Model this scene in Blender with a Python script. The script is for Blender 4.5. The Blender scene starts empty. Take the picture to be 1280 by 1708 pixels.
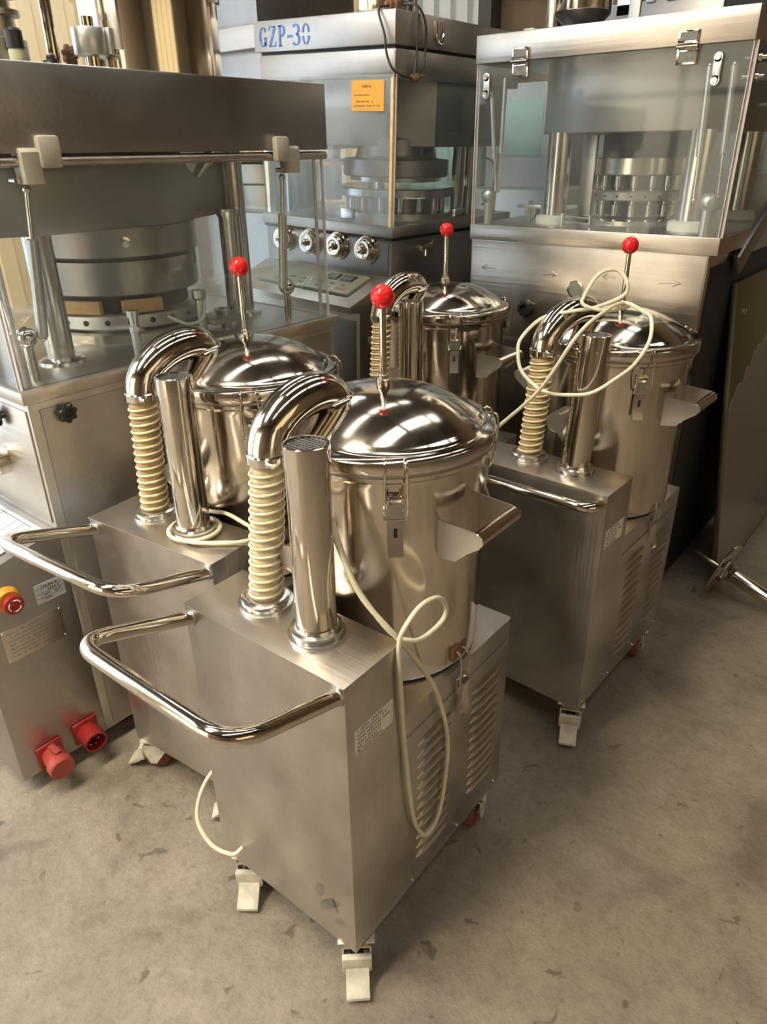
import bpy, bmesh, math, random
from mathutils import Vector, Matrix
random.seed(7)
PI = math.pi
SC = bpy.context.scene
COL = SC.collection

# ------------------------------------------------------------------ camera
# world: X right (across the machines), Y depth, Z up, metres
A = 0.88
cam_d = bpy.data.cameras.new('camera')
cam = bpy.data.objects.new('camera', cam_d); COL.objects.link(cam)
cam_d.sensor_fit = 'VERTICAL'; cam_d.sensor_height = 36.0
cam_d.lens = 1199.0 / 1708.0 * 36.0
cam_d.clip_start = 0.02
cam.matrix_world = (Matrix.Translation((0, 0, 1.398)) @ Matrix.Rotation(PI/2 - A, 4, 'Z')
                    @ Matrix.Rotation(PI/2 - 0.4681, 4, 'X') @ Matrix.Rotation(-0.0134, 4, 'Z'))
SC.camera = cam

# ------------------------------------------------------------------ world, exposure
w = bpy.data.worlds.new('world'); SC.world = w; w.use_nodes = True
w.node_tree.nodes['Background'].inputs[0].default_value = (0.75, 0.85, 1.0, 1)
w.node_tree.nodes['Background'].inputs[1].default_value = 1.0
SC.view_settings.view_transform = 'Standard'
SC.view_settings.look = 'None'
SC.view_settings.gamma = 1.0
SC.view_settings.use_curve_mapping = False
SC.view_settings.exposure = 0.28
DOOR_L = 2.4     # daylight in the open bay of the left wall
WARM_L = 2.4      # warm bay behind the camera
SKY_L = 3.6       # roof lights
STRIP_L = 42.0    # sunlit clear strip in the roof above the aisle
FILL_L = 15.0     # unseen roof panels added to brighten the floor and back-left wall
SIDE_L = 1.2      # warm side window

# ------------------------------------------------------------------ materials
def nmat(name):
    m = bpy.data.materials.new(name); m.use_nodes = True
    nt = m.node_tree; b = nt.nodes['Principled BSDF']
    return m, nt, b
def node(nt, t, **kw):
    n = nt.nodes.new(t)
    for k, v in kw.items():
        if hasattr(n, k): setattr(n, k, v)
        else: n.inputs[k].default_value = v
    return n
def texco(nt, scale, which='Object'):
    tc = nt.nodes.new('ShaderNodeTexCoord'); mp = nt.nodes.new('ShaderNodeMapping')
    mp.inputs['Scale'].default_value = scale
    nt.links.new(tc.outputs[which], mp.inputs['Vector']); return mp
def ramp(nt, fac, stops):
    r = nt.nodes.new('ShaderNodeValToRGB')
    while len(r.color_ramp.elements) < len(stops): r.color_ramp.elements.new(0.5)
    for e, (p, c) in zip(r.color_ramp.elements, stops):
        e.position = p; e.color = (*c, 1) if len(c) == 3 else c
    nt.links.new(fac, r.inputs['Fac']); return r
def metal(name, col, rough, brush=(60, 60, 2), bump=0.02, mott=0.08, mscale=6, mcol=0.12, metallic=1.0):
    m, nt, b = nmat(name)
    b.inputs['Metallic'].default_value = metallic
    n1 = node(nt, 'ShaderNodeTexNoise', Scale=1.0, Detail=3.0)
    nt.links.new(texco(nt, brush).outputs[0], n1.inputs['Vector'])
    n2 = node(nt, 'ShaderNodeTexNoise', Scale=mscale, Detail=5.0, Roughness=0.6)
    nt.links.new(texco(nt, (1, 1, 1)).outputs[0], n2.inputs['Vector'])
    r = ramp(nt, n2.outputs['Fac'], [(0.3, (rough - mott,)*3), (0.7, (rough + mott,)*3)])
    nt.links.new(r.outputs[0], b.inputs['Roughness'])
    c = ramp(nt, n2.outputs['Fac'], [(0.25, tuple(x*(1-mcol) for x in col)), (0.75, tuple(min(1, x*(1+mcol*.5)) for x in col))])
    nt.links.new(c.outputs[0], b.inputs['Base Color'])
    if bump > 0:
        bp = node(nt, 'ShaderNodeBump', Strength=1.0, Distance=bump*0.02)
        nt.links.new(n1.outputs['Fac'], bp.inputs['Height']); nt.links.new(bp.outputs[0], b.inputs['Normal'])
    return m
def plain(name, col, rough=0.5, metallic=0.0, var=0.12, scale=12, emit=0, bump=0.0, trans=0.0, spec=0.5):
    m, nt, b = nmat(name)
    b.inputs['Roughness'].default_value = rough; b.inputs['Metallic'].default_value = metallic
    b.inputs['Specular IOR Level'].default_value = spec
    n = node(nt, 'ShaderNodeTexNoise', Scale=scale, Detail=5.0)
    nt.links.new(texco(nt, (1, 1, 1)).outputs[0], n.inputs['Vector'])
    c = ramp(nt, n.outputs['Fac'], [(0.3, tuple(x*(1-var) for x in col)), (0.7, tuple(min(1, x*(1+var)) for x in col))])
    nt.links.new(c.outputs[0], b.inputs['Base Color'])
    if bump:
        bp = node(nt, 'ShaderNodeBump', Strength=1.0, Distance=bump)
        nt.links.new(n.outputs['Fac'], bp.inputs['Height']); nt.links.new(bp.outputs[0], b.inputs['Normal'])
    if trans: b.inputs['Transmission Weight'].default_value = trans
    if emit:
        b.inputs['Emission Color'].default_value = (*col, 1); b.inputs['Emission Strength'].default_value = emit
    return m
def glassy(name, tint=(0.93, 0.95, 0.95), haze=0.05):
    m = bpy.data.materials.new(name); m.use_nodes = True; nt = m.node_tree; nt.nodes.clear()
    out = nt.nodes.new('ShaderNodeOutputMaterial')
    tr = node(nt, 'ShaderNodeBsdfTransparent'); tr.inputs[0].default_value = (*tint, 1)
    gl = node(nt, 'ShaderNodeBsdfGlossy'); gl.inputs['Roughness'].default_value = 0.04
    df = node(nt, 'ShaderNodeBsdfDiffuse'); df.inputs[0].default_value = (0.75, 0.77, 0.78, 1)
    fr = node(nt, 'ShaderNodeFresnel', IOR=1.4)
    ge = nt.nodes.new('ShaderNodeNewGeometry'); mr = nt.nodes.new('ShaderNodeMapRange')   # same index from both faces
    mr.inputs['To Min'].default_value = 1.4; mr.inputs['To Max'].default_value = 1/1.4
    nt.links.new(ge.outputs['Backfacing'], mr.inputs['Value']); nt.links.new(mr.outputs[0], fr.inputs['IOR'])
    nz = node(nt, 'ShaderNodeTexNoise', Scale=5.0, Detail=6.0)
    nt.links.new(texco(nt, (1, 1, 1)).outputs[0], nz.inputs['Vector'])
    hz = ramp(nt, nz.outputs['Fac'], [(0.35, (haze*.4,)*3), (0.75, (haze*1.6,)*3)])
    m1 = nt.nodes.new('ShaderNodeMixShader'); m2 = nt.nodes.new('ShaderNodeMixShader')
    nt.links.new(hz.outputs[0], m1.inputs[0]); nt.links.new(tr.outputs[0], m1.inputs[1]); nt.links.new(df.outputs[0], m1.inputs[2])
    nt.links.new(fr.outputs[0], m2.inputs[0]); nt.links.new(m1.outputs[0], m2.inputs[1]); nt.links.new(gl.outputs[0], m2.inputs[2])
    nt.links.new(m2.outputs[0], out.inputs[0]); return m
def light_mat(name, col, s):
    m = bpy.data.materials.new(name); m.use_nodes = True; nt = m.node_tree; nt.nodes.clear()
    out = nt.nodes.new('ShaderNodeOutputMaterial'); e = nt.nodes.new('ShaderNodeEmission')
    e.inputs[0].default_value = (*col, 1); e.inputs[1].default_value = s
    nt.links.new(e.outputs[0], out.inputs[0]); return m
def floor_mat():
    m, nt, b = nmat('concrete_floor')
    mp = texco(nt, (1, 1, 1))
    a = node(nt, 'ShaderNodeTexNoise', Scale=1.1, Detail=7.0, Roughness=0.6)
    f = node(nt, 'ShaderNodeTexNoise', Scale=26.0, Detail=9.0, Roughness=0.75)
    s = node(nt, 'ShaderNodeTexVoronoi', Scale=13.0); s.inputs['Randomness'].default_value = 1.0
    s2 = node(nt, 'ShaderNodeTexNoise', Scale=4.0, Detail=8.0, Roughness=0.62, Distortion=0.4)
    for n in (a, f, s, s2): nt.links.new(mp.outputs[0], n.inputs['Vector'])
    f2 = node(nt, 'ShaderNodeTexNoise', Scale=90.0, Detail=6.0, Roughness=0.8); nt.links.new(mp.outputs[0], f2.inputs['Vector'])
    base = ramp(nt, a.outputs['Fac'], [(0.3, (0.235, 0.19, 0.15)), (0.5, (0.305, 0.255, 0.20)), (0.72, (0.355, 0.305, 0.24))])
    def mul(prev, fac, tex):
        m_ = node(nt, 'ShaderNodeMix', data_type='RGBA', blend_type='MULTIPLY'); m_.inputs[0].default_value = fac
        nt.links.new(prev, m_.inputs[6]); nt.links.new(tex, m_.inputs[7]); return m_.outputs[2]
    o = mul(base.outputs[0], 1.0, ramp(nt, f.outputs['Fac'], [(0.32, (0.78, 0.77, 0.76)), (0.5, (1, 1, 1)), (0.68, (1.12, 1.11, 1.10))]).outputs[0])
    o = mul(o, 0.8, ramp(nt, f2.outputs['Fac'], [(0.33, (0.78, 0.77, 0.75)), (0.5, (1, 1, 1)), (0.7, (1.12, 1.12, 1.12))]).outputs[0])
    o = mul(o, 0.75, ramp(nt, s2.outputs['Fac'], [(0.35, (0.55, 0.52, 0.50)), (0.46, (0.92, 0.91, 0.90)), (0.62, (1.14, 1.12, 1.09))]).outputs[0])
    sp = node(nt, 'ShaderNodeTexNoise', Scale=17.0, Detail=3.0, Roughness=0.6, Distortion=0.8); nt.links.new(mp.outputs[0], sp.inputs['Vector'])
    o = mul(o, 1.0, ramp(nt, sp.outputs['Fac'], [(0.30, (0.50, 0.47, 0.44)), (0.35, (1, 1, 1))]).outputs[0])
    nt.links.new(o, b.inputs['Base Color'])
    rr = ramp(nt, a.outputs['Fac'], [(0.3, (0.42,)*3), (0.7, (0.62,)*3)])
    nt.links.new(rr.outputs[0], b.inputs['Roughness'])
    bp = node(nt, 'ShaderNodeBump', Strength=1.0, Distance=0.008)
    ad = node(nt, 'ShaderNodeMath', operation='ADD')
    nt.links.new(f.outputs['Fac'], ad.inputs[0]); nt.links.new(s2.outputs['Fac'], ad.inputs[1])
    nt.links.new(ad.outputs[0], bp.inputs['Height']); nt.links.new(bp.outputs[0], b.inputs['Normal'])
    return m

M = dict(
 floor=floor_mat(),
 sheet=metal('brushed_stainless_sheet', (0.60, 0.55, 0.49), 0.36, (3, 90, 90), 0.03, 0.07, 5, 0.22),
 sheet_v=metal('brushed_stainless_cabinet', (0.60, 0.57, 0.53), 0.38, (170, 170, 7), 0.035, 0.09, 6, 0.3),
 dull=metal('dull_stainless', (0.47, 0.44, 0.41), 0.40, (4, 100, 100), 0.02, 0.06, 4, 0.22),
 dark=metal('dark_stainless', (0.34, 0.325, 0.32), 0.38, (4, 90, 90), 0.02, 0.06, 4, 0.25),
 smudge=metal('greasy_smudge', (0.42, 0.40, 0.37), 0.5, (30, 30, 30), 0.0, 0.05, 20, 0.3),
 olive=metal('tarnished_steel', (0.26, 0.24, 0.17), 0.42, (90, 4, 4), 0.02, 0.06, 5, 0.2),
 film=metal('grey_film_on_steel', (0.50, 0.47, 0.45), 0.42, (90, 90, 4), 0.02, 0.05, 5, 0.12),
 polish=metal('polished_stainless', (0.70, 0.64, 0.55), 0.11, (2, 2, 30), 0.0, 0.04, 8, 0.12),
 drum=metal('polished_drum_steel', (0.66, 0.59, 0.50), 0.15, (2, 2, 20), 0.02, 0.05, 7, 0.2),
 lid=metal('polished_lid_steel', (0.68, 0.62, 0.54), 0.12, (3, 3, 3), 0.03, 0.06, 9, 0.2),
 chrome=metal('chrome', (0.78, 0.74, 0.68), 0.08, (2, 2, 2), 0.0, 0.03, 8, 0.1),
 column=metal('turned_steel_column', (0.72, 0.70, 0.67), 0.2, (2, 2, 60), 0.01, 0.04, 6, 0.1),
 galv=metal('aluminium', (0.66, 0.66, 0.66), 0.38, (20, 20, 20), 0.0, 0.05, 8, 0.08),
 castpaint=plain('cream_painted_bracket', (0.62, 0.58, 0.47), 0.45, 0, 0.25, 30, bump=0.0006),
 greypl=plain('warm_grey_plastic', (0.42, 0.39, 0.33), 0.5, 0, 0.08, 20),
 redball=plain('red_plastic', (0.68, 0.015, 0.015), 0.22, 0, 0.04, 8),
 redsock=plain('red_socket_plastic', (0.33, 0.022, 0.02), 0.4, 0, 0.1, 20),
 redlid=plain('faded_red_cap', (0.40, 0.06, 0.05), 0.45, 0, 0.1, 20),
 redwheel=plain('dusty_red_polyurethane', (0.22, 0.06, 0.05), 0.6, 0, 0.25, 40),
 darkwheel=plain('dark_rubber', (0.035, 0.033, 0.03), 0.7, 0, 0.2, 40),
 blackpl=plain('black_plastic', (0.018, 0.018, 0.02), 0.35, 0, 0.2, 20),
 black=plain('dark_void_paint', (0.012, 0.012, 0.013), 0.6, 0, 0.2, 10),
 hose=plain('amber_hose_wall', (0.46, 0.33, 0.15), 0.4, 0, 0.25, 40),
 hosew=plain('dusty_cream_hose_wall', (0.62, 0.52, 0.34), 0.5, 0, 0.2, 60),
 rib=plain('cream_hose_rib', (0.80, 0.68, 0.46), 0.4, 0, 0.15, 40),
 cable=plain('cream_cable', (0.76, 0.71, 0.52), 0.45, 0, 0.08, 30),
 cableblk=plain('black_cable', (0.03, 0.025, 0.02), 0.5, 0, 0.1, 30),
 rust=plain('rusty_brown', (0.22, 0.11, 0.06), 0.7, 0.2, 0.4, 60),
 wood=plain('pale_wood', (0.62, 0.38, 0.16), 0.6, 0, 0.2, 20),
 orange=plain('orange_paper', (0.85, 0.42, 0.06), 0.7, 0, 0.04, 10),
 paper=plain('white_paper', (0.56, 0.59, 0.62), 0.7, 0, 0.03, 10),
 sticker=plain('worn_silver_label', (0.80, 0.78, 0.72), 0.5, 0.0, 0.15, 60),
 ink=plain('dark_ink', (0.03, 0.03, 0.035), 0.6, 0, 0.1, 10),
 blueink=plain('blue_paint', (0.10, 0.19, 0.50), 0.5, 0, 0.25, 60),
 redink=plain('red_ink', (0.6, 0.08, 0.05), 0.5, 0, 0.1, 10),
 keypad=plain('olive_keypad', (0.36, 0.36, 0.24), 0.45, 0, 0.05, 10),
 screen=plain('grey_display', (0.22, 0.24, 0.20), 0.2, 0, 0.05, 10),
 inlay=plain('mottled_grey_cast', (0.20, 0.19, 0.17), 0.6, 0.3, 0.3, 200),
 white=plain('white_plastic', (0.78, 0.76, 0.70), 0.45, 0, 0.05, 10),
 yellow=plain('amber_plastic_ring', (0.75, 0.33, 0.03), 0.4, 0, 0.05, 10),
 edge=plain('acrylic_edge', (0.80, 0.72, 0.72), 0.2, 0, 0.08, 40, trans=0.35),
 edgec=plain('cream_acrylic_edge', (0.85, 0.62, 0.32), 0.3, 0, 0.1, 40),
 acryl=glassy('clear_acrylic'),
 acrylh=glassy('hazy_acrylic', (0.88, 0.91, 0.93), 0.20),
 wallc=plain('cream_corrugated', (0.84, 0.69, 0.43), 0.6, 0, 0.05, 3),
 wallw=plain('pale_corrugated', (0.62, 0.64, 0.62), 0.5, 0, 0.08, 3),
 teal=plain('pale_teal_sheet', (0.42, 0.66, 0.62), 0.5, 0, 0.06, 3),
 wallp=plain('painted_wall', (0.24, 0.18, 0.12), 0.8, 0, 0.08, 2),
 roof=plain('roof_sheet', (0.10, 0.085, 0.07), 0.7, 0, 0.1, 2),
 beam=plain('dark_steel_beam', (0.06, 0.055, 0.05), 0.6, 0, 0.1, 4),
 brown=plain('dim_recess_brown', (0.17, 0.11, 0.06), 0.6, 0, 0.25, 3),  # dark tone paints the dimness of a recess
 l_door=light_mat('daylight_opening', (0.76, 0.89, 1.0), DOOR_L),
 l_sky=light_mat('roof_light_panel', (1.0, 0.95, 0.86), SKY_L),
 l_fill=light_mat('added_roof_fill', (0.90, 0.94, 1.0), FILL_L),
 l_strip=light_mat('sunlit_roof_strip', (1.0, 0.91, 0.70), STRIP_L),
 l_warm=light_mat('warm_daylight_opening', (1.0, 0.86, 0.62), WARM_L),
 l_side=light_mat('warm_window_pane', (1.0, 0.78, 0.42), SIDE_L),
)

# ------------------------------------------------------------------ mesh helpers
class MB:
    """collects shapes in one bmesh; build() links them as ONE mesh object"""
    def __init__(s): s.bm = bmesh.new(); s.mi = 0
    def _tag(s, faces):
        for f in faces: f.material_index = s.mi
    def box(s, a, b, bev=0.0, mat=None, seg=2):
        a = Vector(a); b = Vector(b); lo = [min(a[i], b[i]) for i in range(3)]; hi = [max(a[i], b[i]) for i in range(3)]
        v = [s.bm.verts.new((x, y, z)) for x in (lo[0], hi[0]) for y in (lo[1], hi[1]) for z in (lo[2], hi[2])]
        fs = [s.bm.faces.new([v[i] for i in q]) for q in ((0,1,3,2),(4,6,7,5),(0,4,5,1),(2,3,7,6),(0,2,6,4),(1,5,7,3))]
        s._tag(fs)
        allv = v
        if bev > 0:
            es = list({e for f in fs for e in f.edges})
            r = bmesh.ops.bevel(s.bm, geom=es, offset=bev, segments=seg, affect='EDGES', profile=0.5)
            s._tag(r['faces'])
            allv = list({vv for f in r['faces'] for vv in f.verts} | {vv for f in fs if f.is_valid for vv in f.verts})
        if mat is not None: bmesh.ops.transform(s.bm, matrix=mat, verts=allv)
        return s
    def prism(s, pts, z0, z1, frame=None, bev=0.0):
        """polygon pts (2d) extruded z0..z1; frame maps (u,v,w)->xyz"""
        fr = frame or Matrix.Identity(4)
        a = [s.bm.verts.new((p[0], p[1], z0)) for p in pts]; b = [s.bm.verts.new((p[0], p[1], z1)) for p in pts]
        n = len(pts); fs = [s.bm.faces.new(a[::-1]), s.bm.faces.new(b)]
        for i in range(n): fs.append(s.bm.faces.new((a[i], a[(i+1) % n], b[(i+1) % n], b[i])))
        s._tag(fs); allv = a + b
        if bev > 0:
            es = list({e for f in fs[:2] for e in f.edges})
            r = bmesh.ops.bevel(s.bm, geom=es, offset=bev, segments=2, affect='EDGES', profile=0.5)
            s._tag(r['faces'])
            allv = list({vv for f in r['faces'] for vv in f.verts} | {vv for f in fs if f.is_valid for vv in f.verts})
        bmesh.ops.transform(s.bm, matrix=fr, verts=allv)
        return s
    def lathe(s, prof, c=(0, 0, 0), axis=(0, 0, 1), n=48, smoothcap=True, lobes=0, amp=0.0):
        """prof: (radius, height) list along the axis"""
        ax = Vector(axis).normalized(); q = Vector((0, 0, 1)).rotation_difference(ax).to_matrix().to_4x4()
        T = Matrix.Translation(c) @ q; rings = []; allv = []
        for r, h in prof:
            if r < 1e-6:
                v = s.bm.verts.new((0, 0, h)); rings.append([v]); allv.append(v)
            else:
                ring = []
                for i in range(n):
                    rr = r*(1 + amp*math.cos(lobes*2*PI*i/n)) if lobes else r
                    v = s.bm.verts.new((rr*math.cos(2*PI*i/n), rr*math.sin(2*PI*i/n), h)); ring.append(v); allv.append(v)
                rings.append(ring)
        fs = []
        for a, b in zip(rings, rings[1:]):
            for i in range(n):
                j = (i+1) % n
                if len(a) == 1 and len(b) == 1: continue
                if len(a) == 1: fs.append(s.bm.faces.new((a[0], b[j], b[i])))
                elif len(b) == 1: fs.append(s.bm.faces.new((a[i], a[j], b[0])))
                else: fs.append(s.bm.faces.new((a[i], a[j], b[j], b[i])))
        if len(rings[0]) > 1: fs.append(s.bm.faces.new(rings[0][::-1]))
        if len(rings[-1]) > 1: fs.append(s.bm.faces.new(rings[-1]))
        s._tag(fs); bmesh.ops.transform(s.bm, matrix=T, verts=allv); return s
    def cyl(s, p0, p1, r, n=24, r2=None, bev=0.0):
        p0 = Vector(p0); p1 = Vector(p1); L = (p1-p0).length; r2 = r if r2 is None else r2
        if bev: prof = [(r-bev, 0), (r, bev), (r2, L-bev), (r2-bev, L)]
        else: prof = [(r, 0), (r2, L)]
        return s.lathe(prof, p0, p1-p0, n)
    def tube(s, pts, r, n=12, sub=8, smooth=True, closed=False, radii=None, caps=True):
        P = [Vector(p) for p in pts]
        if smooth and len(P) > 2: P = catmull(P, sub)
        rings = []; t0 = (P[1]-P[0]).normalized()
        up = Vector((0, 0, 1)) if abs(t0.z) < 0.9 else Vector((1, 0, 0))
        nrm = t0.cross(up).normalized(); m = len(P)
        for i, p in enumerate(P):
            t = (P[min(i+1, m-1)]-P[max(i-1, 0)]).normalized()
            nrm = (nrm - t*nrm.dot(t)).normalized(); bi = t.cross(nrm)
            rr = radii(i/(m-1)) if radii else r
            rings.append([s.bm.verts.new(p + (nrm*math.cos(2*PI*k/n) + bi*math.sin(2*PI*k/n))*rr) for k in range(n)])
        fs = []
        for a, b in zip(rings, rings[1:]):
            for k in range(n): fs.append(s.bm.faces.new((a[k], a[(k+1) % n], b[(k+1) % n], b[k])))
        if caps: fs += [s.bm.faces.new(rings[0][::-1]), s.bm.faces.new(rings[-1])]
        s._tag(fs); return s
    def ball(s, c, r, n=24, m=14, flat=1.0):
        prof = [(r*math.sin(PI*i/m), -r*flat*math.cos(PI*i/m)) for i in range(m+1)]
        return s.lathe(prof, c, (0, 0, 1), n)
    def build(s, name, mat, parent=None, ang=35, **props):
        bm = s.bm
        bmesh.ops.recalc_face_normals(bm, faces=bm.faces)
        lim = math.radians(ang)
        for f in bm.faces: f.smooth = True
        for e in bm.edges:
            if len(e.link_faces) != 2 or e.calc_face_angle(0) > lim: e.smooth = False
        me = bpy.data.meshes.new(name); bm.to_mesh(me); bm.free()
        for m_ in (mat if isinstance(mat, (list, tuple)) else [mat]): me.materials.append(M[m_])
        o = bpy.data.objects.new(name, me); COL.objects.link(o)
        if parent: o.parent = parent
        for k, v in props.items(): o[k] = v
        return o
def catmull(P, sub):
    Q = [P[0]*2-P[1]] + P + [P[-1]*2-P[-2]]; out = []
    for i in range(1, len(Q)-2):
        a, b, c, d = Q[i-1:i+3]
        for k in range(sub):
            t = k/sub
            out.append(0.5*((2*b) + (c-a)*t + (2*a-5*b+4*c-d)*t*t + (3*b-a-3*c+d)*t**3))
    out.append(P[-1]); return out
def thing(name, label, cat, loc=(0, 0, 0), rot=(0, 0, 0), group=None):
    o = bpy.data.objects.new(name, None); COL.objects.link(o); o.empty_display_size = 0.05
    o.location = loc; o.rotation_euler = rot; o['label'] = label; o['category'] = cat
    if group: o['group'] = group
    return o
def tag(o, label, cat, group=None):
    o['label'] = label; o['category'] = cat
    if group: o['group'] = group
    return o
def struct(o): o['kind'] = 'structure'; return o
def frame(o, u, v):
    u = Vector(u).normalized(); v = Vector(v).normalized(); w_ = u.cross(v)
    m = Matrix((u, v, w_)).transposed().to_4x4(); m.translation = Vector(o); return m

# ------------------------------------------------------------------ the room
RX0, RX1, RY0, RY1, RH = -4.4, 3.6, -3.6, 3.9, 3.6
struct(MB().box((RX0-.2, RY0-.2, -0.12), (RX1+.2, RY1+.2, 0)).build('floor', 'floor'))
def corrugated(x0, x1, z0, z1, pitch=0.19, dep=0.03):
    pts = []; x = x0
    while x < x1 - 1e-4:
        for f, d in ((0, 0), (.32, 0), (.44, -dep), (.88, -dep), (1.0, 0)):
            xx = min(x1, x + f*pitch)
            if not pts or xx > pts[-1][0] + 1e-5: pts.append((xx, d))
        x += pitch
    pts += [(x1, 0.06), (x0, 0.06)]
    return MB().prism(pts, z0, z1)
bx_ = corrugated(0, 1.40, 0, RH).build('wall_back_left', 'wallc'); bx_.location = (RX0, RY1, 0); struct(bx_)
bx_ = corrugated(0, 0.55, 0, RH, 0.11).build('wall_back_middle', 'wallw'); bx_.location = (RX0+1.40, RY1, 0); struct(bx_)
struct(MB().box((-2.45, RY1, 0), (RX1, RY1+.08, RH)).build('wall_back_right', 'brown'))  # flat sheet, its dark colour stands in for a dim opening behind
# left wall with the open bay
LY0, LY1, LZ = -3.3, 0.9, 3.1
bx_ = corrugated(0, RY1-LY1, 0, RH).build('wall_left', 'wallc'); bx_.rotation_euler = (0, 0, PI/2); bx_.location = (RX0, LY1, 0); struct(bx_)
wb = MB(); wb.box((RX0-.08, RY0, 0), (RX0, LY0, RH)); wb.box((RX0-.08, LY0, LZ), (RX0, LY1, RH)); struct(wb.build('wall_left_bay', 'wallc'))
dr = struct(MB().box((RX0-.09, LY0, 0.0), (RX0-.07, LY1, LZ)).build('door_1', 'l_door'))
fr_ = MB()
for y in (LY0, -1.8, -.55, LY1-.06): fr_.box((RX0-.05, y, 0), (RX0+.01, y+.06, LZ))
fr_.build('door_frame', 'beam', dr)
# trims of the back wall
struct(MB().box((-2.46, RY1-.10, 0), (-2.38, RY1, RH), .004).build('trim_1', 'beam'))
struct(MB().box((-2.38, RY1-.12, 2.15), (RX1, RY1, 2.27), .004).build('trim_2', 'beam'))
# right wall with a window
wr = MB(); wx = RX1
wr.box((wx, RY0, 0), (wx+.1, -1.6, RH)); wr.box((wx, 1.6, 0), (wx+.1, RY1, RH))
wr.box((wx, -1.6, 0), (wx+.1, 1.6, 1.2)); wr.box((wx, -1.6, 2.6), (wx+.1, 1.6, RH))
struct(wr.build('wall_right', 'wallp'))
win = struct(MB().box((wx+.06, -1.6, 1.2), (wx+.08, 1.6, 2.6)).build('window_1', 'l_side'))
fr_ = MB()
for y in (-1.6, -.8, 0, .8, 1.55): fr_.box((wx-.01, y, 1.2), (wx+.05, y+.05, 2.6))
fr_.build('window_frame', 'beam', win)
# wall behind the camera with the open door bay
DX0, DX1, DZ = -4.0, -0.9, 2.9
wb = MB()
wb.box((RX0, RY0-.1, 0), (DX0, RY0, RH)); wb.box((DX1, RY0-.1, 0), (RX1, RY0, RH)); wb.box((DX0, RY0-.1, DZ), (DX1, RY0, RH))
struct(wb.build('wall_front', 'wallp'))
dr = struct(MB().box((DX0, RY0-.09, 0.0), (DX1, RY0-.07, DZ)).build('door_2', 'l_warm'))
fr_ = MB()
for x in (DX0, -2.83, DX1-.06): fr_.box((x, RY0-.05, 0), (x+.06, RY0+.01, DZ))
fr_.box((DX0, RY0-.05, 1.8), (DX1, RY0, 1.86)); fr_.build('door_frame', 'beam', dr)
# roof with skylight strips and purlins
rf = MB()
# openings in the roof: (x0, x1, y0, y1, material)
holes = [(-4.2, -2.9, -3.3, -1.2, 'l_fill'), (-3.9, -3.3, 1.5, 3.2, 'l_fill'), (-1.45, -.95, -2.2, .25, 'l_strip'), (-.85, -.5, .5, 3.4, 'l_sky'), (-2.0, -1.8, .5, 3.4, 'l_sky'), (.6, 1.0, -1.6, 3.4, 'l_sky')]  # first two panels are added fill: one for the floor, one for the cream wall
gx = sorted({RX0-.1, RX1+.1} | {v for h in holes for v in h[:2]}); gy = sorted({RY0-.1, RY1+.1} | {v for h in holes for v in h[2:4]})
for xa, xb in zip(gx, gx[1:]):
    run = None
    for ya, yb in zip(gy, gy[1:]):
        mx_, my_ = (xa+xb)/2, (ya+yb)/2
        if any(h[0] < mx_ < h[1] and h[2] < my_ < h[3] for h in holes):
            if run: rf.box((xa, run[0], RH), (xb, run[1], RH+.06)); run = None
        else: run = (run[0] if run else ya, yb)
    if run: rf.box((xa, run[0], RH), (xb, run[1], RH+.06))
struct(rf.build('ceiling', 'roof'))
for i, h in enumerate(holes):
    struct(MB().box((h[0], h[2], RH+.03), (h[1], h[3], RH+.05)).build('window_%d' % (i+2), h[4]))
for i, y in enumerate((-3.2, -2.0, -.8, .4, 1.6, 2.8)):
    struct(MB().box((RX0, y, RH-.14), (RX1, y+.08, RH), 0).build('trim_%d' % (i+3), 'beam'))

# ------------------------------------------------------------------ dust collector
Wd, Ld, d1, H1, H2, cz = 0.36, 0.505, 0.134, 0.713, 0.554, 0.103
BR = Vector((-.18, .328, 0))      # barrel axis in cabinet frame (r, d)
def rd(r, d, z): return (r + .18, d - .25, z)      # cabinet frame -> root frame
def text_rows(mb, fr, w_, h_, rows, seed=0, gap=0.35, glyph=0.012):
    """rows of small printed marks that stand for print too small to read"""
    rnd = random.Random(seed)
    for i in range(rows):
        v1 = h_*(1 - (i+.5)/rows); th = h_/rows*(1-gap); x = w_*.06
        end = w_*rnd.uniform(.6, .95)
        while x < end:
            g = glyph*rnd.uniform(.5, 1.1)
            if rnd.random() > .15:
                k = rnd.random(); t_ = th*.16
                mb.box((x, v1-t_/2+th*.25*(k-.5), 0), (x+g*.75, v1+t_/2+th*.25*(k-.5), .0003), mat=fr)
                mb.box((x+g*.3*k, v1-th*.4, 0), (x+g*.3*k+t_, v1+th*.4, .0003), mat=fr)
            x += g
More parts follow.
